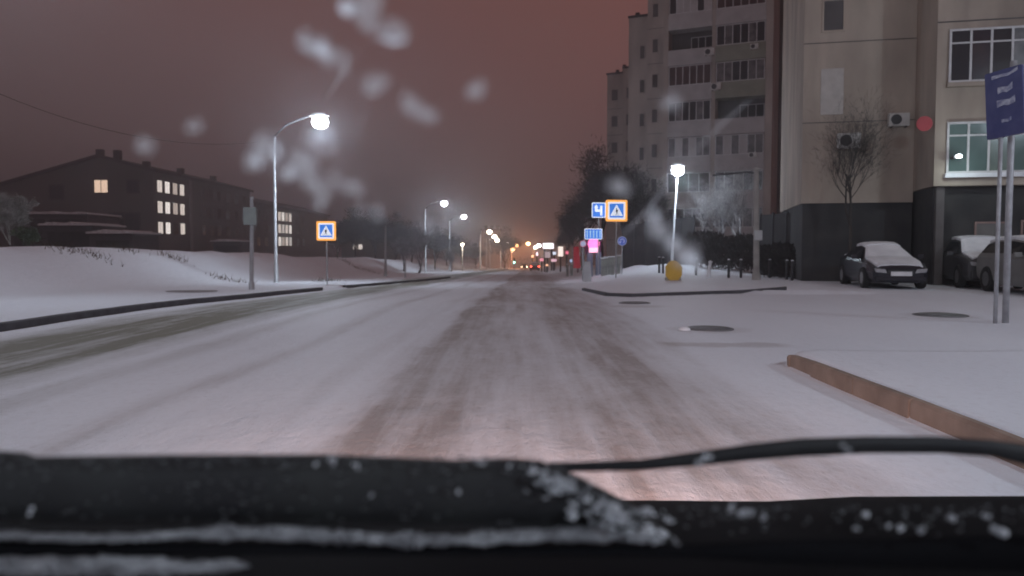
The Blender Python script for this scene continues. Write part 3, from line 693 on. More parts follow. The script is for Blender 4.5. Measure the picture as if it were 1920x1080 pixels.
# ------------------------------------------------------------------ near beige wing
NX, NY = 10.98, 30.5
nb = thing('apartment_wing', 'near beige apartment wing with dark ground floor behind the parked cars', 'apartment block', (NX, NY, 0), R(-13))
MB().box(0, 3.9, 0, 8, 2.95, 26).build('wall', WALLB, nb)
MB().box(.06, 3.9, .08, 8, -.3, 2.946).build('ground_floor', DARKW, nb)
MB().box(3.903, 16, -2.6, 8, 3.35, 26).build('projecting_wall', WALLB, nb)
MB().box(4.0, 16, -2.2, 8, -.3, 3.346).build('projecting_ground_floor', DARKW, nb)
pj = MB()
for z in (5.95, 8.9, 11.9): pj.box(-.012, 3.9, -.012, .0, z, z+.03)
for z in (8.75, 11.7): pj.box(3.895, 16, -2.615, -2.6, z, z+.04)
pj.build('panel_joints', RECESS, nb)
for z in (-2.9+9.3, 9.3, 12.3, 15.3):
    if abs(z-6.4) < .1: MB().box(.62, 1.42, -.03, 0, 6.25, 7.95).build('shutter', mat('pale_shutter', (.50, .47, .44), .8), nb)
    else: window(nb, .62, z, .8, 1.2, -.03, WALLB, RECESS, 1)
DARKG = mat('reddish_dark_glass', (.05, .035, .04), .15, (.02, .02, .03), 1.2); CURTD = mat('dim_curtain', (.13, .12, .125), .3, (.04, .04, .045), 2.2)
GREENG2 = mat('pale_green_glass', (.15, .20, .17), .15, (.07, .10, .09), 1.3)
# big glazed loggias, upper and lower
for i, (z, h_, gm, fr) in enumerate(((6.75, 1.75, [GLASS, DARKG, GLASS, CURTD, DARKG, GLASS], FRW), (3.75, 1.7, [GREENG, GREENG, GREENG2, GREENG, DARKG, GREENG2], FRW), (9.75, 1.75, [GLASS, CURTD, GLASS, GLASS, DARKG, GLASS], FRW), (12.75, 1.75, CURT, FRW))):
    bk = window(nb, 4.25, z, 5.0, h_, -2.68, fr, gm, 8, .07, True, 'loggia_window')
    MB().box(4.2, 9.3, -2.8, -2.60, z-.14, z-.004).build('ledge', SNOW if i == 1 else WALLB, nb)
    window(nb, 9.8, z, 3, h_, -2.68, fr, gm, 3, .075, True, 'loggia_window')
window(nb, 5.3, 1.2, 1.0, .95, -2.24, FRB, mat('dim_blind', (.16, .155, .15), .8), 1)
window(nb, 6.7, 1.3, .7, .9, -2.24, FRB, GLASS, 1)
MB().box(4.05, 4.3, -2.42, -2.2, -.3, 3.34).build('corner_pier', mat('pier_grey', (.13, .12, .12), .9), nb)
# street lamp reflection in the lower loggia glass, built as an added glowing ball
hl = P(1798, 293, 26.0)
o = thing('lamp_reflection', 'added glowing ball standing in for a street lamp mirrored in the green loggia glass', 'lamp', hl, R(-13))
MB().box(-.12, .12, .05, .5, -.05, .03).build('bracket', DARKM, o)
MB().lathe([(.02, -.06), (.09, -.03), (.10, .02), (.03, .06)], 14).build('reflection_glow', lampmat('lamp_bulb', (.85, .95, 1), 18), o, smooth=True)
lamp('POINT', (0, -.2, -.05), 40, (.8, .95, .95), o, .1)  # extra light around the added reflection
ac_unit(1590, 265, 30.0, 'air conditioner on the beige wall above the thin tree', R(-13))
ac_unit(1683, 226, 29.7, 'air conditioner in the corner beside the red disc', R(-13), .7)
p_ = P(1733, 232, 27.0); o = thing('disc_sign', 'red round sign on the corner of the beige wing', 'sign', p_, R(-13))
MB().prism(circ(.25), -.04, .0).build('disc', mat('red_disc', (.30, .04, .05), .6, emit=.03, ec=(1, .08, .1)), o)
MB().box(-.03, .03, 0, .6, -.03, .03).build('bracket', DARKM, o)

# ------------------------------------------------------------------ parked cars
def car(label, loc, yaw, L=4.6, W=1.8, H=1.46, paint=None, suv=False, group='cars parked under snow', snow_hood=True, snow_glass=True):
    o = thing('parked_car', label, 'car', loc, yaw, group)     # front looks to local -y
    paint = paint or mat('black_paint', (.012, .012, .018), .25, (.02, .02, .03), 3)
    hw = W/2; s = L/4.6; hb = H-.02
    belt = .93 if not suv else 1.02
    # y (front negative), top z, half width top, half width body, belt z, bottom z
    if suv: S_ = [(-2.28, .80, .66, .78, .74, .38), (-2.2, .96, .74, .90, .86, .28), (-1.7, 1.06, .80, .98, 1.0, .24), (-1.2, 1.12, .80, 1, 1.03, .22), (-1.08, 1.14, .80, 1, 1.04, .22), (-.35, hb-.06, .66, 1, 1.05, .22), (.3, hb, .68, 1, 1.06, .22), (1.4, hb-.02, .68, 1, 1.07, .22), (2.0, hb-.10, .64, .98, 1.08, .26), (2.2, 1.12, .78, .96, 1.04, .3), (2.28, .9, .7, .88, .85, .4)]
    else: S_ = [(-2.30, .60, .62, .74, .56, .30), (-2.2, .72, .72, .88, .66, .2), (-1.7, .86, .80, .97, .82, .18), (-1.15, .95, .82, 1, .90, .18), (-1.0, .97, .82, 1, .91, .18), (-.25, hb-.07, .60, 1, .93, .18), (.25, hb, .62, 1, .94, .18), (.95, hb-.03, .60, 1, .95, .18), (1.6, 1.06, .74, .98, .96, .2), (2.1, 1.02, .76, .94, .94, .24), (2.28, .92, .70, .86, .84, .34)]
    def sec(st):
        y, zt, wt, wb, zb, z0 = st; y *= s; wt *= hw; wb *= hw
        half = [(wb*.86, z0), (wb*.98, z0+.14), (wb, z0+.34), (wb*.985, zb-.08), (wb*.95, zb), (wt+(.0), zt-.05), (wt*.86, zt-.004), (wt*.4, zt+.018)]
        return [(x, y, z) for x, z in half]+[(-x, y, z) for x, z in reversed(half)]
    rows = [sec(q) for q in S_]
    b_ = MB(); b_.grid(rows); n = len(rows[0])
    b_.f.append(tuple(range(n))); b_.f.append(tuple(reversed(range((len(rows)-1)*n, len(rows)*n))))
    for i in range(len(rows)-1): b_.f.append((i*n, (i+1)*n, (i+1)*n+n-1, i*n+n-1))
    body = b_.build('body', paint, o, smooth=False)
    mo = body.modifiers.new('bevel', 'BEVEL'); mo.width = .025; mo.segments = 2; mo.limit_method = 'ANGLE'; mo.angle_limit = R(25)
    def patch_rows(i0, i1, j0, j1, off, ins=(.06, .06, .06, .06), mid=3):
        A, B = rows[i0], rows[i1]; out = []
        for a in range(mid+1):
            ta = ins[0]+(1-ins[0]-ins[1])*a/mid; r = []
            for j in range(j0, j1+1):
                p0 = Vector(A[j]).lerp(Vector(B[j]), ta)
                r.append(p0)
            # inset ends
            r[0] = r[0].lerp(r[1], ins[2]) ; r[-1] = r[-1].lerp(r[-2], ins[3])
            out.append(r)
        return [[q+off for q in r] for r in out]
    def slab(rws, up, m, name, thick):
        b2 = MB(); top = [[Vector(q)+up*thick for q in r] for r in rws]; b2.grid(top)
        ring = [top[0], [r[-1] for r in top], top[-1][::-1], [r[0] for r in top][::-1]]
        low = [rws[0], [r[-1] for r in rws], rws[-1][::-1], [r[0] for r in rws][::-1]]
        for a, c in zip(ring, low):
            for q0, q1, l1, l0 in zip(a, a[1:], c[1:], c): b2.quad(q0, q1, l1, l0)
        return b2.build(name, m, o, smooth=False)
    wup = Vector((0, -.5, .8)).normalized()
    GL = mat('car_glass', (.012, .014, .018), .1, (.02, .02, .025), 2)
    if snow_glass: slab(patch_rows(4, 5, 5, 10, Vector((0, 0, 0)), (.0, .0, .02, .02)), wup, SNOW, 'windshield_snow', .035)
    else: slab(patch_rows(4, 5, 5, 10, Vector((0, 0, 0)), (.06, .06, .1, .1)), wup, GL, 'windshield', .008)
    roof = []
    for i in range(5, 8 if not suv else 9): roof.append([Vector(q) for q in rows[i][5:11]])
    slab(roof, Vector((0, 0, 1)), SNOW, 'roof_snow', .07)
    if snow_hood:
        hd = [[Vector(q) for q in rows[i][5:11]] for i in range(1, 4)]; slab(hd, Vector((0, -.15, 1)), SNOW, 'hood_snow', .045)
    if not suv: slab([[Vector(q) for q in rows[i][5:11]] for i in range(8, 10)], Vector((0, 0, 1)), SNOW, 'boot_snow', .06)
    last = 8 if suv else 7
    for sgn, (ja, jb) in ((1, (4, 5)), (-1, (10, 11))):
        out_ = Vector((sgn*.012, 0, .004))
        rw = []
        for i in range(5, last+1):
            a, c = Vector(rows[i][ja]), Vector(rows[i][jb]); rw.append([a.lerp(c, .12)+out_, a.lerp(c, .86)+out_])
        fr_ = Vector(rows[4][ja]).lerp(Vector(rows[5][ja]), .25); tp = Vector(rows[4][jb]).lerp(Vector(rows[5][jb]), .25)
        rw.insert(0, [fr_.lerp(tp, .15)+out_, fr_.lerp(tp, .3)+out_] if sgn > 0 else [fr_.lerp(tp, .7)+out_, fr_.lerp(tp, .85)+out_])
        MB().grid(rw).build('side_window', GL, o)
    fy = -2.30*s
    zf = .80 if suv else .60
    for sx in (-1, 1):
        h_ = MB(); h_.prism([(sx*hw*.44, zf-.10), (sx*hw*.80, zf-.07), (sx*hw*.84, zf+.05), (sx*hw*.50, zf+.02)], fy-.03, fy+.12)
        hh = h_.build('headlight', mat('headlight_glass', (.45, .46, .48), .15, (.3, .3, .32), 8), o, bevel=.012)
        m_ = MB().box(sx*hw*1.0 if sx > 0 else -hw*1.0-.20, hw*1.0+.20 if sx > 0 else -hw, -.85*s, -.72*s, belt, belt+.14); m_.build('mirror', paint, o, bevel=.03)
        for yy in (-1.42*s, 1.38*s):
            wh = MB(); R_ = .33 if not suv else .37; pr_ = [(R_*.6, -.10), (R_*.93, -.11), (R_, -.08), (R_, .08), (R_*.93, .11), (R_*.6, .10)]
            wh.lathe(pr_, 22); w_o = wh.build('wheel', TYRE, o, smooth=False, loc=(sx*(hw-.075), yy, R_)); w_o.rotation_euler = (0, math.pi/2, 0)
            rm = MB(); rm.lathe([(R_*.58, -.105), (R_*.58, .105)], 16); rm.build('rim', RIM, w_o)
    MB().box(-hw*.42, hw*.42, fy-.02, fy+.1, zf-.13, zf+.0).build('grille', DARKM, o, bevel=.01)
    MB().box(-hw*.80, hw*.80, fy-.045, fy+.1, .27 if not suv else .34, .40 if not suv else .56).build('bumper', paint, o, bevel=.03)
    pl = MB().box(-.30, .30, fy-.075, fy-.05, .42 if not suv else .50, .55 if not suv else .63).build('number_plate', mat('plate_white', (.8, .8, .82), .4), o)
    pc = MB(); r2 = random.Random(int(L*1000))
    for i in range(8):
        x = -.25+.062*i; pc.box(x, x+.035, fy-.082, fy-.0755, .45 if not suv else .53, .52 if not suv else .60)
    MB()
    return o
c1 = car('black sedan facing the road with snow on windscreen and roof', T(12.25, 26.6), R(-10), L=4.5, W=1.80, H=1.42)
c2 = car('dark car with a fully snowed windscreen beside the nearest posts', T(15.35, 26.4), R(-16), L=4.4, W=1.78, H=1.62, suv=True, paint=mat('dark_grey_paint', (.035, .036, .04), .4, (.06, .06, .065), 2), snow_hood=True)
c3 = car('grey dark-windowed car at the right edge of the parking', T(14.6, 22.0), R(-8), L=4.4, W=1.78, H=1.58, suv=True, paint=mat('grey_paint', (.16, .155, .15), .45, (.22, .22, .215), 2), snow_hood=False, snow_glass=False)

# ------------------------------------------------------------------ school on the left
SXX = -58.0; SB = terrain(SXX, 140)-.5
DW = mat('school_wall', (.13, .115, .11), .95, (.09, .08, .078), .2)
DW2 = mat('school_roof', (.06, .04, .045), .9, (.04, .03, .032), .5)
LITW = lampmat('lit_window', (1, .86, .78), .85); LITW2 = lampmat('lit_window_warm', (1, .70, .52), .95)
sch = thing('school', 'dark three storey block with gable end and rows of lit windows', 'building', (SXX, 130, SB))
def SZ(z): return z-SB
Z = SZ
gx = [(-60, Z(5.2)), (-8.7, Z(15.9)), (0, Z(13.5))]
MB().prism([(-60, -1), (0, -1), (0, Z(13.5)), (-8.7, Z(15.7)), (-60, Z(1.0))], 0, 48).build('wall', DW, sch)
rf = MB(); 
for (a, b1) in (((-60, Z(1.0)), (-8.7, Z(15.7))), ((-8.7, Z(15.7)), (.7, Z(13.3)))):
    n0 = len(rf.v); rf.v += [(a[0], -.6, a[1]+.02), (b1[0], -.6, b1[1]+.02), (b1[0], 48.3, b1[1]+.02), (a[0], 48.3, a[1]+.02), (a[0], -.6, a[1]+.5), (b1[0], -.6, b1[1]+.5), (b1[0], 48.3, b1[1]+.5), (a[0], 48.3, a[1]+.5)]
    rf.f += [tuple(n0+i for i in q) for q in ((3, 2, 1, 0), (4, 5, 6, 7), (0, 1, 5, 4), (1, 2, 6, 5), (2, 3, 7, 6), (3, 0, 4, 7))]
rfo = rf.build('roof', DW2, sch)
for (x, y, h_) in ((-9.2, 1, 1.6), (-6.6, 1.5, 1.9), (-2.6, 3, 1.2), (-1.5, 14, 1.4), (-1.6, 30, 1.4)):
    zz = Z(15.7)-(abs(x+8.7))*.24; MB().box(x-.5, x+.5, y, y+1, zz, zz+h_).build('chimney', DW2, rfo)
MB().prism([(-24, -1), (-.5, -1), (-.5, Z(11.2)), (-9.2, Z(13.6)), (-24, Z(9.6))], 48.5, 125).build('rear_wall', DW, sch)
MB().prism([(-24, Z(9.6)), (.2, Z(11.0)), (.2, Z(11.4)), (-9.2, Z(14.0)), (-24, Z(10))], 48.6, 125.3).build('rear_roof', DW2, sch)
dp = MB(); dp.box(.02, .25, 14.4, 15.2, -1, Z(13.2)); dp.build('stair_strip', mat('pale_strip', (.26, .24, .235), .9), sch)
LITV = [LITW, lampmat('lit_window_bright', (1, .90, .84), 1.1), lampmat('lit_window_dim', (1, .82, .72), .55), LITW, lampmat('lit_window_soft', (.95, .85, .8), .7)]; swn = [0]
def swin(y0, z0, on, x=0.0, h_=1.9, w_=1.7):
    f_ = MB(); f_.box(x+.0, x+.09, y0-.12, y0+w_+.12, Z(z0)-.12, Z(z0)+h_+.12); fo = f_.build('window', DW2, sch)
    g_ = MB(); g_.box(x+.092, x+.12, y0, y0+w_*.46, Z(z0), Z(z0)+h_); g_.box(x+.092, x+.12, y0+w_*.54, y0+w_, Z(z0), Z(z0)+h_); g_.build('pane', LITV[swn[0] % len(LITV)] if on else GLASS, fo); swn[0] += 1
for ri, zc_ in enumerate((10.3, 6.9, 3.5)):
    for ci, yy in enumerate((1.3, 4.2, 7.3, 10.2)): swin(yy, zc_, not (ri == 2 and ci == 2))
    for yy in (20, 24, 28, 33, 38, 43): swin(yy, zc_, False)
for ri, zc_ in enumerate((7.9, 4.8, 1.6)):
    for ci, yy in enumerate((70.5, 73.6, 76.8, 80.2)): swin(yy, zc_, True, x=-.5, h_=2.2, w_=2.2)
    for yy in (54, 60, 88, 94): swin(yy, zc_, False, x=-.5)
def gwin(x, z, w_, h_, mm):
    fo = MB().box(x-.25, x+w_+.25, -.09, 0, Z(z)-.25, Z(z)+h_+.25).build('window', DW2, sch)
    g_ = MB(); g_.box(x, x+w_*.47, -.12, -.093, Z(z), Z(z)+h_); g_.box(x+w_*.53, x+w_, -.12, -.093, Z(z), Z(z)+h_); g_.build('pane', mm, fo)
q = P(178, 361, 130); gwin(q.x-SXX, q.z, 2.1, 2.0, LITW2)
for (px, py, w_, h_) in ((208, 440, 4.6, 3.4), (95, 372, 2.0, 2.0), (240, 360, 1.6, 1.8)):
    q = P(px, py, 130); gwin(q.x-SXX, q.z, w_, h_, GLASS)
# low garages before the school
def garage(px0, px1, d, pyt, label, dep=7):
    a = P(px0, pyt, d); b1 = P(px1, pyt, d); zg = terrain((a.x+b1.x)/2, d)-.6; o = thing('garage', label, 'garage', ((a.x+b1.x)/2, d, zg), R(3), 'low garages behind the left bank')
    hwd = (b1.x-a.x)/2; h_ = a.z-zg
    MB().box(-hwd, hwd, 0, dep, -.3, h_-.25).build('wall', mat('garage_wall', (.10, .095, .10), .9), o)
    MB().box(-hwd-.35, hwd+.35, -.5, dep+.3, h_-.247, h_-.10).build('roof', DARKM, o)
    nn = 26; top = [(-hwd-.3+(2*hwd+.6)*i/nn, h_+.05+.28*abs(noise.noise(Vector((i*.37, d, 1))))+.10*math.sin(math.pi*i/nn)) for i in range(nn+1)]
    MB().prism([(-hwd-.3, h_-.097)]+[(hwd+.3, h_-.097)]+top[::-1], -.42, dep).build('roof_snow', SNOWD, o)
    n = max(1, int(hwd*2/3.5))
    for i in range(n):
        x = -hwd+.4+(2*hwd-.4)*i/n; MB().box(x, x+2*hwd/n-.7, -.04, -.003, -.2, h_-.7).build('door', DARKW, o)
garage(20, 160, 96, 400, 'longest low garage with dark roof edge before the gable', 9)
garage(82, 172, 78, 421, 'middle low garage with snowy roof before the school', 7)
garage(172, 248, 72, 436, 'lowest snowy garage roof left of the lit windows', 6)
garage(400, 450, 120, 452, 'small snowy roofed shed before the long school wall', 6)
# dark house with two small lit windows behind the left trees
q = P(640, 440, 165); hb_ = thing('house', 'dark low house with two small lit windows beyond the crossing sign', 'house', (q.x, 165, terrain(q.x, 165)-1))
zt = q.z-hb_.location.z
MB().prism([(0, -.5), (11, -.5), (11, zt), (5.5, zt+2.2), (0, zt)], 0, 9).build('wall', DW, hb_)
MB().prism([(-.5, zt-.1), (5.5, zt+2.25), (11.5, zt-.1), (11.5, zt+.25), (5.5, zt+2.6), (-.5, zt+.25)], -.4, 9.4).build('roof', DW2, hb_)
for xx in (2.4, 3.5): 
    fo = MB().box(xx-.1, xx+.9, -.06, 0, zt-3.1, zt-1.9).build('window', DW2, hb_); MB().box(xx, xx+.8, -.09, -.063, zt-3.0, zt-2.0).build('pane', LITW, fo)
# pale distant block
q0 = P(903, 432, 290); q1 = P(938, 432, 290); pb = thing('apartment_block', 'pale distant block behind the warm lamps', 'apartment block', (q0.x, 290, terrain(q0.x, 290)-1))
MB().box(0, q1.x-q0.x, 0, 14, -1, q0.z-pb.location.z).build('wall', mat('pale_block', (.42, .36, .30), .9, (.33, .28, .24), .1), pb)
MB().box(-.3, q1.x-q0.x+.3, -.3, 14.3, q0.z-pb.location.z, q0.z-pb.location.z+.5).build('roof', DW2, pb)
for r_i in range(4):
    for c_i in range(3):
        fo = MB().box(1+c_i*2.1, 2.1+c_i*2.1, -.05, 0, 5+r_i*3, 6.4+r_i*3).build('window', RECESS, pb)

# ------------------------------------------------------------------ lit signs, kiosk and banners down the road on the right
def lightbox(name, label, px0, px1, py0, py1, d, c, s, cat='sign', legs=2):
    a = P(px0, py0, d); b1 = P(px1, py1, d); g_ = T((a.x+b1.x)/2, d); o = thing(name, label, cat, g_)
    hw_ = (b1.x-a.x)/2; z0, z1 = b1.z-g_.z, a.z-g_.z
    bx = MB().box(-hw_, hw_, -.1, .1, z0, z1).build('box', DARKM, o, bevel=.02)
    f_ = MB().box(-hw_*.93, hw_*.93, -.13, -.104, z0+(z1-z0)*.06, z1-(z1-z0)*.06).build('lit_face', lampmat(name+'_glow', c, s), bx)
    for x in ([-hw_*.6, hw_*.6] if legs == 2 else [0]): MB().tube([(x, .0, -.3), (x, .0, z0)], .06*max(1, d/60), 8).build('leg', DARKM, o)
    return o, hw_, z0, z1
lightbox('billboard', 'white glowing billboard right of the road end', 1017, 1039, 455, 467, 125, (1, .88, .95), 2.2)
lightbox('light_box', 'narrow pale light box under the white billboard', 1021, 1032, 471, 484, 122, (1, .75, .8), .45, legs=1)
lightbox('light_box', 'upright lit advertising box on the right verge', 1046, 1056, 461, 482, 95, (1, .82, .74), 1.3, legs=1)
lightbox('light_box', 'small violet glowing box beside the red banner', 1080, 1087, 474, 482, 70, (.75, .7, 1), .9, legs=1)
for (px0, px1, py0, py1, d, c_, s_, lab) in ((1012, 1019, 484, 490, 135, (1, .35, .45), 1.2, 'small reddish lit sign under the white billboard, left'), (1033, 1044, 485, 491, 118, (1, .6, .7), .9, 'small pink lit shop strip under the white billboard'),
        (1060, 1066, 470, 477, 88, (1, .2, .3), .9, 'small red lit sign right of the upright advertising box'), (1068, 1073, 486, 492, 75, (.6, .7, 1), .7, 'tiny bluish lit sign at the foot of the red banner'), (1023, 1028, 495, 499, 115, (1, .5, .3), 1.5, 'low orange light under the pink shop strip'),
        (996, 1000, 478, 483, 210, (1, .55, .3), 3, 'tiny orange lit sign above the far red tail lights'), (1005, 1009, 472, 480, 190, (1, .7, .75), 2.5, 'tiny tall pinkish lit sign right of the road end'), (1036, 1043, 472, 478, 128, (.8, .85, 1), 1.2, 'small bluish lit sign beside the light box')):
    lightbox('shop_sign', lab, px0, px1, py0, py1, d, c_, s_, legs=1)
# pink sign
g_ = at(1113, 47); k = 47/F; o = thing('pink_sign', 'glowing pink round topped sign on twin dark columns', 'sign', g_)
zc = P(1113, 458, 47).z-g_.z
bd = MB().prism([(x*k, z*k) for x, z in circ(11, 20, 0, 1)], -.1, .1).build('round_top', mat('pink', (.9, .2, .45), .5, emit=1.1, ec=(1, .18, .5)), o, loc=(0, 0, zc))
MB().prism(rrect(9*k, 4.5*k, .8*k), -.16, .06).build('lower_panel', mat('pink_white', (.9, .6, .7), .5, emit=.9, ec=(1, .5, .65)), o, loc=(0, 0, zc-11*k))
MB().prism(rrect(15*k, 16*k, 2*k), .1, .2).build('backing', mat('magenta_dark', (.07, .01, .05), .6), o, loc=(-1*k, 0, zc-2*k))
for x in (-.22, .28): MB().box(x-.16, x+.16, -.1, .15, -.3, zc-15*k).build('column', mat('slate_column', (.13, .16, .22), .6), o)
lamp('POINT', (0, -.6, zc), 12, (1, .3, .55), o, .2)
# white round sign
g_ = at(1093, 44); k = 44/F; o = thing('round_sign', 'small white round sign left of the pink one', 'road sign', g_); zc = P(1092, 457, 44).z-g_.z
MB().tube([(0, 0, -.3), (0, 0, zc)], .05, 8).build('post', POLE, o)
bd = MB().prism(circ(6.5*k, 20), -.05, -.02).build('board', mat('sign_red_rim', (.5, .12, .2), .5, emit=.2, ec=(1, .3, .5)), o, loc=(0, 0, zc)); poly_obj('white_panel', circ(5*k, 20), -.052, SW2, bd)
# red banner, pale A-board, concrete posts
g_ = at(1074, 62); k = 62/F; o = thing('banner_flag', 'dark red banner on a pole near the pink sign', 'banner', g_); zt = P(1074, 460, 62).z-g_.z
MB().tube([(0, 0, -.3), (0, 0, zt)], .04, 8).build('pole', POLE, o)
rows = [[(.05+x*.55*(1-.25*zz), .06*math.sin(x*4+zz*3), .6+(zt-.7)*zz) for x in (0, .25, .5, .75, 1)] for zz in [i/6 for i in range(7)]]
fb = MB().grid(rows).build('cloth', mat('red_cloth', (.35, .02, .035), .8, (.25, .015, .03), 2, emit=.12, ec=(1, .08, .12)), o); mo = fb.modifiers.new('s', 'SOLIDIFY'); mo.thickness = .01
g_ = at(1101, 40); o = thing('pavement_board', 'pale folding pavement board in front of the pink sign', 'sign board', g_)
pbm = mat('pale_board', (.55, .58, .62), .6)
for s_ in (-1, 1):
    b_ = MB(); b_.quad((-.2, s_*.28, 0), (.2, s_*.28, 0), (.16, s_*.03, 1.0), (-.16, s_*.03, 1.0)); bb = b_.build('panel', pbm, o); mo = bb.modifiers.new('s', 'SOLIDIFY'); mo.thickness = .02
cp = None
for i, (px, d) in enumerate(((1130, 44), (1136, 44), (1143, 44), (1149, 43), (1160, 43), (1072, 60), (1064, 64))):
    lab = ['leftmost pale post of the row between pink sign and crossing sign', 'second pale post of the row left of the crossing sign', 'third pale post of the row left of the crossing sign', 'pale post next to the crossing sign, left', 'pale post right of the crossing sign', 'pale post under the red banner', 'pale post left of the red banner'][i]
    if cp is None:
        cp = thing('stone_post', lab, 'post', at(px, d), 0, 'pale posts behind the signs'); MB().box(-.09, .09, -.09, .09, -.2, .95).build('shaft', mat('pale_post', (.33, .35, .32), .8, (.2, .21, .2), 3), cp, bevel=.02)
        MB().box(-.11, .11, -.11, .11, .953, 1.02).build('cap', SNOW, cp)
    else: c = copy_tree(cp); c.location = at(px, d); c['label'] = lab
# distant car with red tail lights, traffic light
g_ = G(1003, 508); d = g_.y; o = thing('distant_car', 'far car with snowy roof and red tail lights at the road end', 'car', g_)
MB().prism([(-.95, .25), (.95, .25), (.98, .8), (.9, 1.0), (.68, 1.5), (-.68, 1.5), (-.9, 1.0), (-.98, .8)], 0, 4.3).build('body', mat('maroon', (.12, .03, .03), .4), o, bevel=.08)
MB().prism([(-.66, 1.5), (.66, 1.5), (.6, 1.62), (-.6, 1.62)], .2, 3.2).build('roof_snow', SNOW, o, bevel=.03)
MB().prism([(-.75, 1.02), (.75, 1.02), (.6, 1.42), (-.6, 1.42)], -.02, -.003).build('rear_window', SNOWD, o)
for x in (-.9, .6): MB().box(x, x+.3, -.04, .02, .75, .95).build('tail_light', lampmat('tail_red', (1, .1, .06), 9), o)
for x in (-.75, .75):
    for y in (.8, 3.5):
        w_o = MB().lathe([(.31, -.1), (.32, .1)], 14).build('wheel', TYRE, o, loc=(x, y, .3)); w_o.rotation_euler = (0, math.pi/2, 0)
dc_ = G(987, 506); o = thing('distant_car', 'far oncoming car with orange glowing headlights left of the tail lights', 'car', (dc_.x, 230, terrain(dc_.x, 230)))
MB().prism([(-.95, .25), (.95, .25), (.98, .8), (.9, 1.0), (.68, 1.5), (-.68, 1.5), (-.9, 1.0), (-.98, .8)], 0, 4.3).build('body', DARKM, o, bevel=.08)
for x in (-.9, .6): MB().box(x, x+.3, -.04, .02, .6, .85).build('headlight', lampmat('far_beam', (1, .6, .35), 14), o)
for x in (-.75, .75):
    w_o = MB().lathe([(.31, -.1), (.32, .1)], 14).build('wheel', TYRE, o, loc=(x, .8, .3)); w_o.rotation_euler = (0, math.pi/2, 0)
q = P(964, 492, 175); g_ = T(q.x, 175); o = thing('traffic_light', 'small traffic light showing green at the road end', 'traffic light', g_); zc = q.z-g_.z
MB().tube([(0, .2, -.3), (0, .2, zc+.9)], .07, 8).build('post', POLE, o)
hd = MB().box(-.22, .22, -.1, .15, zc-.35, zc+.95).build('housing', DARKM, o, bevel=.03)
for i, mm in enumerate((lampmat('green_light', (.35, 1, .7), 12), DARKM, DARKM)): MB().prism(circ(.2 if i == 0 else .14, 14, 0, zc+i*.38), -.14, -.104).build('lamp_lens', mm, hd)
# far woods closing the street
rnd = random.Random(77); fw_ = MB()
for i in range(5200):
    s_ = rnd.random(); x = -260+s_*520; y = 470+rnd.uniform(0, 60); hh = 7+5*noise.noise(Vector((x/18, 1, 2)))+(6 if abs(x-9) > 26 else 0)
    z = terrain(x, y)+rnd.random()**.8*hh; v = Vector((rnd.uniform(-1, 1), rnd.uniform(-.3, .3), rnd.uniform(-.3, 1)))*1.3
    s1 = Vector((rnd.uniform(-.5, .5), 0, rnd.uniform(-.5, .5)))*1.2; q = Vector((x, y, z)); fw_.quad(q-s1, q+v*.5-s1*.5, q+v, q+v*.5+s1)
tag(fw_.build('woods', DKT), 'dark far-off woods closing the end of the street', 'woods', kind='stuff')
# overhead cable
a = P(-60, 150, 30); b1 = P(520, 262, L1.y)
cb = MB(); cb.tube([a.lerp(b1, i/16)-Vector((0, 0, 1.0*(1-(2*i/16-1)**2))) for i in range(17)], .012, 5)
tag(cb.build('cable', DARKM), 'thin overhead cable running to the tall left lamp', 'cable')

# ------------------------------------------------------------------ own car: hood, wipers, slush (seen through the windscreen)
own = thing('car', 'black car carrying the camera, its bonnet and wipers along the bottom', 'car', (0, .9, 0))
BLK = mat('black_bonnet', (.004, .004, .005), .7, (.007, .007, .008), 4, spec=.04)
RUB = mat('wiper_rubber', (.008, .008, .010), .6, (.02, .022, .022), 9, spec=.3)
def C(px, py, d): v = P(px, py, d); return Vector((v.x, v.y-.9, v.z))
rows = []
topy = [(-400, 948), (0, 946), (600, 944), (1180, 938), (1440, 940), (1600, 931), (1920, 930), (2400, 940)]
for k_, (dd, off) in enumerate(((.70, 330), (.80, 220), (.95, 110), (1.15, 40), (1.4, 8), (1.7, 0), (1.9, 12), (2.0, 60), (2.03, 170))):
    rows.append([C(px, lerp_tab(px, topy)+off, dd) for px in range(-400, 2401, 80)])
MB().grid(rows).build('bonnet', BLK, own, smooth=True)
# left wiper: thick blade lying along the glass
def ribbon(pairs, d0, thick, m, name, smooth=True, dfun=None):
    """closed body from top/bottom outline pixels at distance d0"""
    b_ = MB(); rws = []
    for (px, pt, pb_) in pairs:
        dd = d0 if dfun is None else dfun(px)
        a, c = C(px, pt, dd), C(px, pb_, dd); h_ = (a-c)
        ring = []
        for i in range(10):
            t_ = 2*math.pi*i/10; ring.append(c+h_*(.5+.5*math.sin(t_))+Vector((0, thick*.5*math.cos(t_), 0)))
        rws.append(ring+[ring[0]])
    b_.grid(rws); n = 11
    b_.f.append(tuple(range(10))); b_.f.append(tuple((len(rws)-1)*n+i for i in reversed(range(10))))
    return b_.build(name, m, own, smooth=smooth)
blade = ribbon([(-200, 852, 985), (0, 845, 985), (40, 848, 986), (60, 856, 986), (300, 852, 986), (600, 851, 988), (850, 862, 990), (950, 858, 992), (1010, 862, 994), (1080, 890, 998), (1140, 922, 1002), (1190, 950, 1008), (1235, 985, 1012), (1258, 1005, 1015)], .60, .03, RUB, 'wiper_blade')
ribbon([(-200, 1016, 1040), (0, 1016, 1041), (600, 1018, 1040), (1000, 1022, 1042), (1300, 1020, 1045), (1500, 1010, 1060), (2100, 1000, 1080)], .58, .015, BLK, 'wiper_arm')
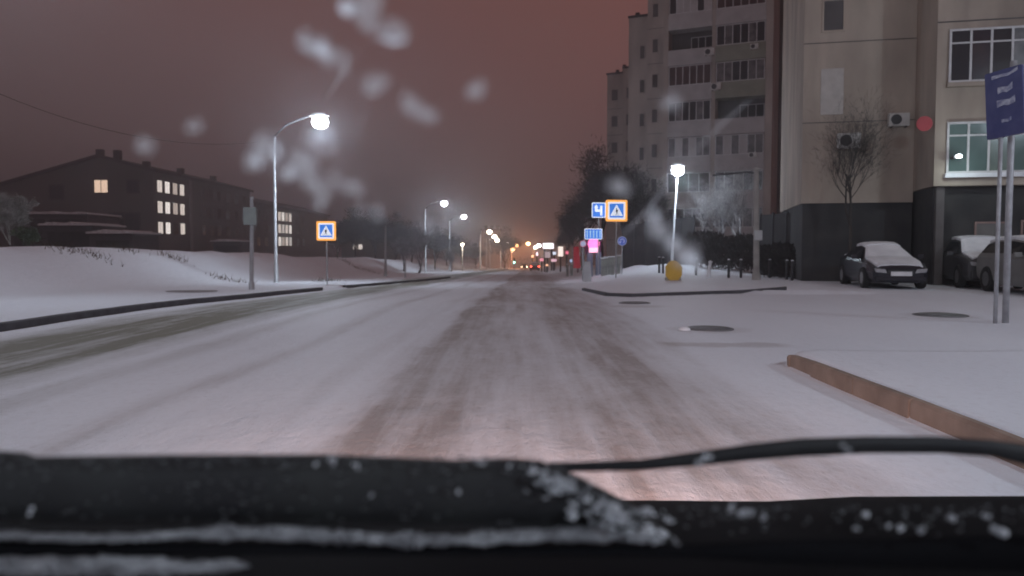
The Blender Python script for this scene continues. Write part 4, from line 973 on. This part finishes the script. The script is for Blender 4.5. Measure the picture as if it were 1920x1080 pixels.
ribbon([(1030, 868, 880), (1060, 868, 884), (1200, 862, 882), (1300, 848, 874), (1400, 833, 864), (1500, 822, 856), (1620, 818, 850), (1760, 818, 850), (1860, 825, 856), (1920, 833, 872), (2100, 880, 930)], .72, .012, RUB, 'wiper_blade')
ICE = mat('wet_slush', (.30, .315, .33), .4, (.10, .105, .115), 45, bump=.8)
rnd = random.Random(9)
def lump(b_, c, rx, ry, rz, n=9):
    k0 = len(b_.v); m_ = 6
    b_.v.append((c.x, c.y, c.z+rz))
    for j in range(1, m_):
        ph = math.pi*j/m_
        for i in range(n):
            a = 2*math.pi*i/n; q = 1+rnd.uniform(-.18, .18)
            b_.v.append((c.x+rx*q*math.sin(ph)*math.cos(a), c.y+ry*q*math.sin(ph)*math.sin(a), c.z+rz*q*math.cos(ph)))
    b_.v.append((c.x, c.y, c.z-rz)); last = len(b_.v)-1
    for i in range(n): b_.f.append((k0, k0+1+i, k0+1+(i+1) % n))
    for j in range(m_-2):
        for i in range(n):
            a = k0+1+j*n; b_.f.append((a+i, a+n+i, a+n+(i+1) % n, a+(i+1) % n))
    for i in range(n): b_.f.append((last, k0+1+(m_-2)*n+(i+1) % n, k0+1+(m_-2)*n+i))
sl_ = MB(); px = -60
while px < 1215:                                   # frozen ridge on the wiper
    w_ = rnd.uniform(10, 30); cy = 1002+6*math.sin(px*.01)+px*.006; hh = rnd.uniform(7, 15)*(.55 if px < 380 else 1)
    lump(sl_, C(px, cy, .575), w_/F*.6, .006, hh/F*.6); px += w_*.55
px = -60
while px < 440:
    w_ = rnd.uniform(16, 40); lump(sl_, C(px, 1062+rnd.uniform(-3, 3), .565), w_/F*.6, .006, rnd.uniform(14, 20)/F*.6*(1-max(0, px-280)/260)); px += w_*.5
tag(sl_.build('frozen_slush', ICE, smooth=True, loc=(0, .9, 0)), 'ragged ridge of frozen slush lying along the left wiper', 'slush', kind='stuff')
DRP = mat('ice_beads', (.62, .65, .68), .15, (.10, .105, .115), 55, bump=.5)
ib = MB()
for i in range(300):
    t_ = rnd.random(); 
    bx = 1000+250*t_+rnd.gauss(0, 14); by = 868+140*t_**1.05+abs(rnd.gauss(0, 26)); 
    if by > 1018 or rnd.random() < .12: by = rnd.uniform(955, 1012); bx = rnd.uniform(1120, 1262)
    r_ = 1.2+6.5*rnd.random()**2.2; lump(ib, C(bx, by, .578), r_/F*.58*rnd.uniform(.7, 1.8), r_/F*.5, r_/F*.58*rnd.uniform(.6, 1.1), 7)
for (bx, by, r_) in ((62, 958, 7), (860, 921, 5), (695, 930, 4), (1270, 1018, 6), (1160, 974, 10), (475, 993, 4), (1605, 992, 5), (1690, 992, 6), (1730, 994, 9), (1785, 968, 10), (1850, 966, 8), (1880, 990, 14), (1400, 965, 12), (1375, 952, 8), (1430, 968, 7), (1100, 935, 6), (1125, 945, 7), (1620, 965, 7), (1665, 985, 5), (590, 872, 6), (620, 864, 8), (670, 876, 6), (900, 868, 8), (1310, 868, 9), (1322, 858, 8), (1580, 835, 7), (1590, 846, 6)):
    for q in range(3): lump(ib, C(bx+rnd.gauss(0, r_*.6), by+rnd.gauss(0, r_*.4), .56), r_*.6/F*.56, r_*.3/F*.56, r_*.6/F*.56, 7)
gr = MB()
for i in range(420):
    bx = rnd.uniform(-40, 1180); by = rnd.uniform(862, 980) if rnd.random() < .5 else 856+abs(rnd.gauss(0, 14))+(0 if bx < 950 else (bx-950)*.38)
    if by > 985: continue
    r_ = rnd.uniform(.8, 2.6); lump(gr, C(bx, by, .584), r_/F*.58*rnd.uniform(1, 3), r_/F*.4, r_/F*.58, 6)
for i in range(160):
    bx = rnd.uniform(1260, 1950); by = 948+abs(rnd.gauss(0, 22)); r_ = rnd.uniform(.8, 3); lump(gr, C(bx, by, .60), r_/F*.58*rnd.uniform(1, 2.5), r_/F*.4, r_/F*.58, 6)
tag(gr.build('frost_crumbs', mat('dim_frost', (.10, .105, .11), .5, (.03, .03, .035), 70), smooth=True, loc=(0, .9, 0)), 'dim frost crumbs scattered over wiper and bonnet edge', 'frost', kind='stuff')
tag(ib.build('ice_beads', DRP, smooth=True, loc=(0, .9, 0)), 'wet ice beads clustered at the tip of the left wiper', 'ice', kind='stuff')
# drops on the windscreen: half-clear slush
dm = bpy.data.materials.new('wet_drop'); dm.use_nodes = True; t = dm.node_tree; t.nodes.clear()
tr_ = N(t, 'ShaderNodeBsdfTransparent'); df = N(t, 'ShaderNodeBsdfDiffuse'); df.inputs[0].default_value = (.95, .97, 1, 1); tl = N(t, 'ShaderNodeBsdfTranslucent'); tl.inputs[0].default_value = (.95, .97, 1, 1)
ad = N(t, 'ShaderNodeMixShader'); ad.inputs[0].default_value = .6; t.links.new(df.outputs[0], ad.inputs[1]); t.links.new(tl.outputs[0], ad.inputs[2])
lw_ = N(t, 'ShaderNodeLayerWeight'); lw_.inputs[0].default_value = .35; mr_ = N(t, 'ShaderNodeMapRange'); t.links.new(lw_.outputs['Facing'], mr_.inputs[0]); mr_.inputs[3].default_value = .62; mr_.inputs[4].default_value = .0
mx = N(t, 'ShaderNodeMixShader'); t.links.new(mr_.outputs[0], mx.inputs[0]); t.links.new(tr_.outputs[0], mx.inputs[1]); t.links.new(ad.outputs[0], mx.inputs[2])
oo = N(t, 'ShaderNodeOutputMaterial'); t.links.new(mx.outputs[0], oo.inputs[0])
dr = MB()
def drop(px, py, rx, ry, n=16):
    d = .34; c = P(px, py, d); k_ = d/F; base = len(dr.v); rings = 5
    for j in range(rings+1):
        ph = math.pi/2*j/rings
        for i in range(n):
            a = 2*math.pi*i/n; q = 1+.20*math.sin(2*a+px)+.13*math.sin(3*a+py)+.06*math.sin(5*a+px+py)
            dr.v.append((c.x+rx*k_*math.cos(a)*math.cos(ph)*q, c.y+min(rx, ry)*k_*.5*math.sin(ph), c.z+ry*k_*math.sin(a)*math.cos(ph)*q))
    for j in range(rings):
        for i in range(n): dr.f.append((base+j*n+i, base+j*n+(i+1) % n, base+(j+1)*n+(i+1) % n, base+(j+1)*n+i))
for d_ in ((592, 88, 22, 24), (575, 78, 20, 20), (622, 108, 16, 18), (655, 14, 20, 20), (690, 18, 34, 34), (737, 60, 26, 28), (645, 122, 9, 24), (484, 292, 22, 30), (520, 285, 10, 18), (500, 270, 22, 22), (541, 320, 19, 19), (568, 296, 22, 26), (582, 330, 20, 28),
           (628, 336, 10, 18), (662, 350, 19, 19), (604, 366, 12, 30), (272, 272, 15, 18), (365, 236, 15, 14), (770, 197, 20, 20), (800, 215, 18, 18), (703, 158, 28, 18), (893, 168, 16, 20), (600, 262, 28, 26), (806, 420, 14, 15), (708, 398, 12, 14), (677, 393, 9, 9),
           (1226, 408, 9, 14), (1234, 430, 17, 22), (1266, 462, 20, 14), (1288, 482, 22, 20), (1304, 500, 16, 14), (1160, 350, 22, 14), (1258, 192, 14, 16)): drop(*d_)
tag(dr.build('slush_drops', dm, smooth=True), 'half clear drops of slush stuck on the windscreen', 'drops', kind='stuff')
dr = MB(); _d = drop  # solid white spots stand in for bright glints on the drops
for d_ in ((738, 76, 20, 6), (650, 14, 11, 16), (606, 92, 11, 17), (520, 282, 8, 12), (546, 322, 10, 10), (480, 300, 10, 10), (1226, 404, 6, 12), (1262, 454, 9, 8), (1296, 484, 11, 12), (612, 250, 8, 10)): drop(*d_)
tag(dr.build('drop_highlights', mat('drop_highlight_white', (.95, .97, 1), .35, (.8, .83, .88), 30), smooth=True), 'small white highlights added inside the windscreen drops', 'drops', kind='stuff')
dr = MB(); dm2 = dm.copy(); dm2.name = 'thin_glare'  # diagonal lamp glare built as thin pale strips on the windscreen
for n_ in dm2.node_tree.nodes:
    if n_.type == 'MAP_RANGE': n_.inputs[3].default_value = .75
def glare_streak(a, b_, w0, bow=0):
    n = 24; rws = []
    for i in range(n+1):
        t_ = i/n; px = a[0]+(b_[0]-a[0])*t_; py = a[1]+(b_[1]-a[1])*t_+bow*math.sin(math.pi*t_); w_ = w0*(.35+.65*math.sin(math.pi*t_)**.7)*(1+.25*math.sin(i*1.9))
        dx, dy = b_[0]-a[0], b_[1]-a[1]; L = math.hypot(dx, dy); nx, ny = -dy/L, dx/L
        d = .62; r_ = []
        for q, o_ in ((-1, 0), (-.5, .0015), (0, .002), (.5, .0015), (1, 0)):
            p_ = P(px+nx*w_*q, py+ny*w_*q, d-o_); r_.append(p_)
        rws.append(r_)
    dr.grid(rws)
glare_streak((1165, 442), (1262, 332), 2.0, 6); glare_streak((1280, 308), (1412, 182), 2.0, -4); glare_streak((604, 192), (668, 92), 2.6, 4)
tag(dr.build('glare_streaks', dm2, smooth=True), 'thin diagonal streaks of lamp glare shaped as wiper smears on the windscreen', 'glare_streak', kind='stuff')
# headlights of this car (below and ahead of the bonnet edge)
for sx in (-.62, .62):
    hh = MB().prism(circ(.09, 16), -.02, .02).build('headlight', lampmat('headlamp', (1, .86, .78), 4), own, loc=(sx, 1.16, .48))
    lo = lamp('SPOT', (sx, 1.24, .50), 400, (1, .64, .58), own, .08, 100, (R(86), 0, 0)); lo.data.spot_blend = 1

# ------------------------------------------------------------------ haze
hz = MB().box(-420, 420, -45, 620, -26, 60).build('haze', None) if False else None
hb2 = MB().box(-980, 980, -60, 1700, -45, 60)
hm = bpy.data.materials.new('haze'); hm.use_nodes = True; t = hm.node_tree; t.nodes.clear()
pv = N(t, 'ShaderNodeVolumePrincipled'); pv.inputs['Color'].default_value = (.9, .9, .95, 1); pv.inputs['Density'].default_value = .0028; pv.inputs['Anisotropy'].default_value = .75
oo = N(t, 'ShaderNodeOutputMaterial'); t.links.new(pv.outputs[0], oo.inputs['Volume'])
hzo = hb2.build('haze', hm); tag(hzo, 'thin winter night haze', kind='stuff')
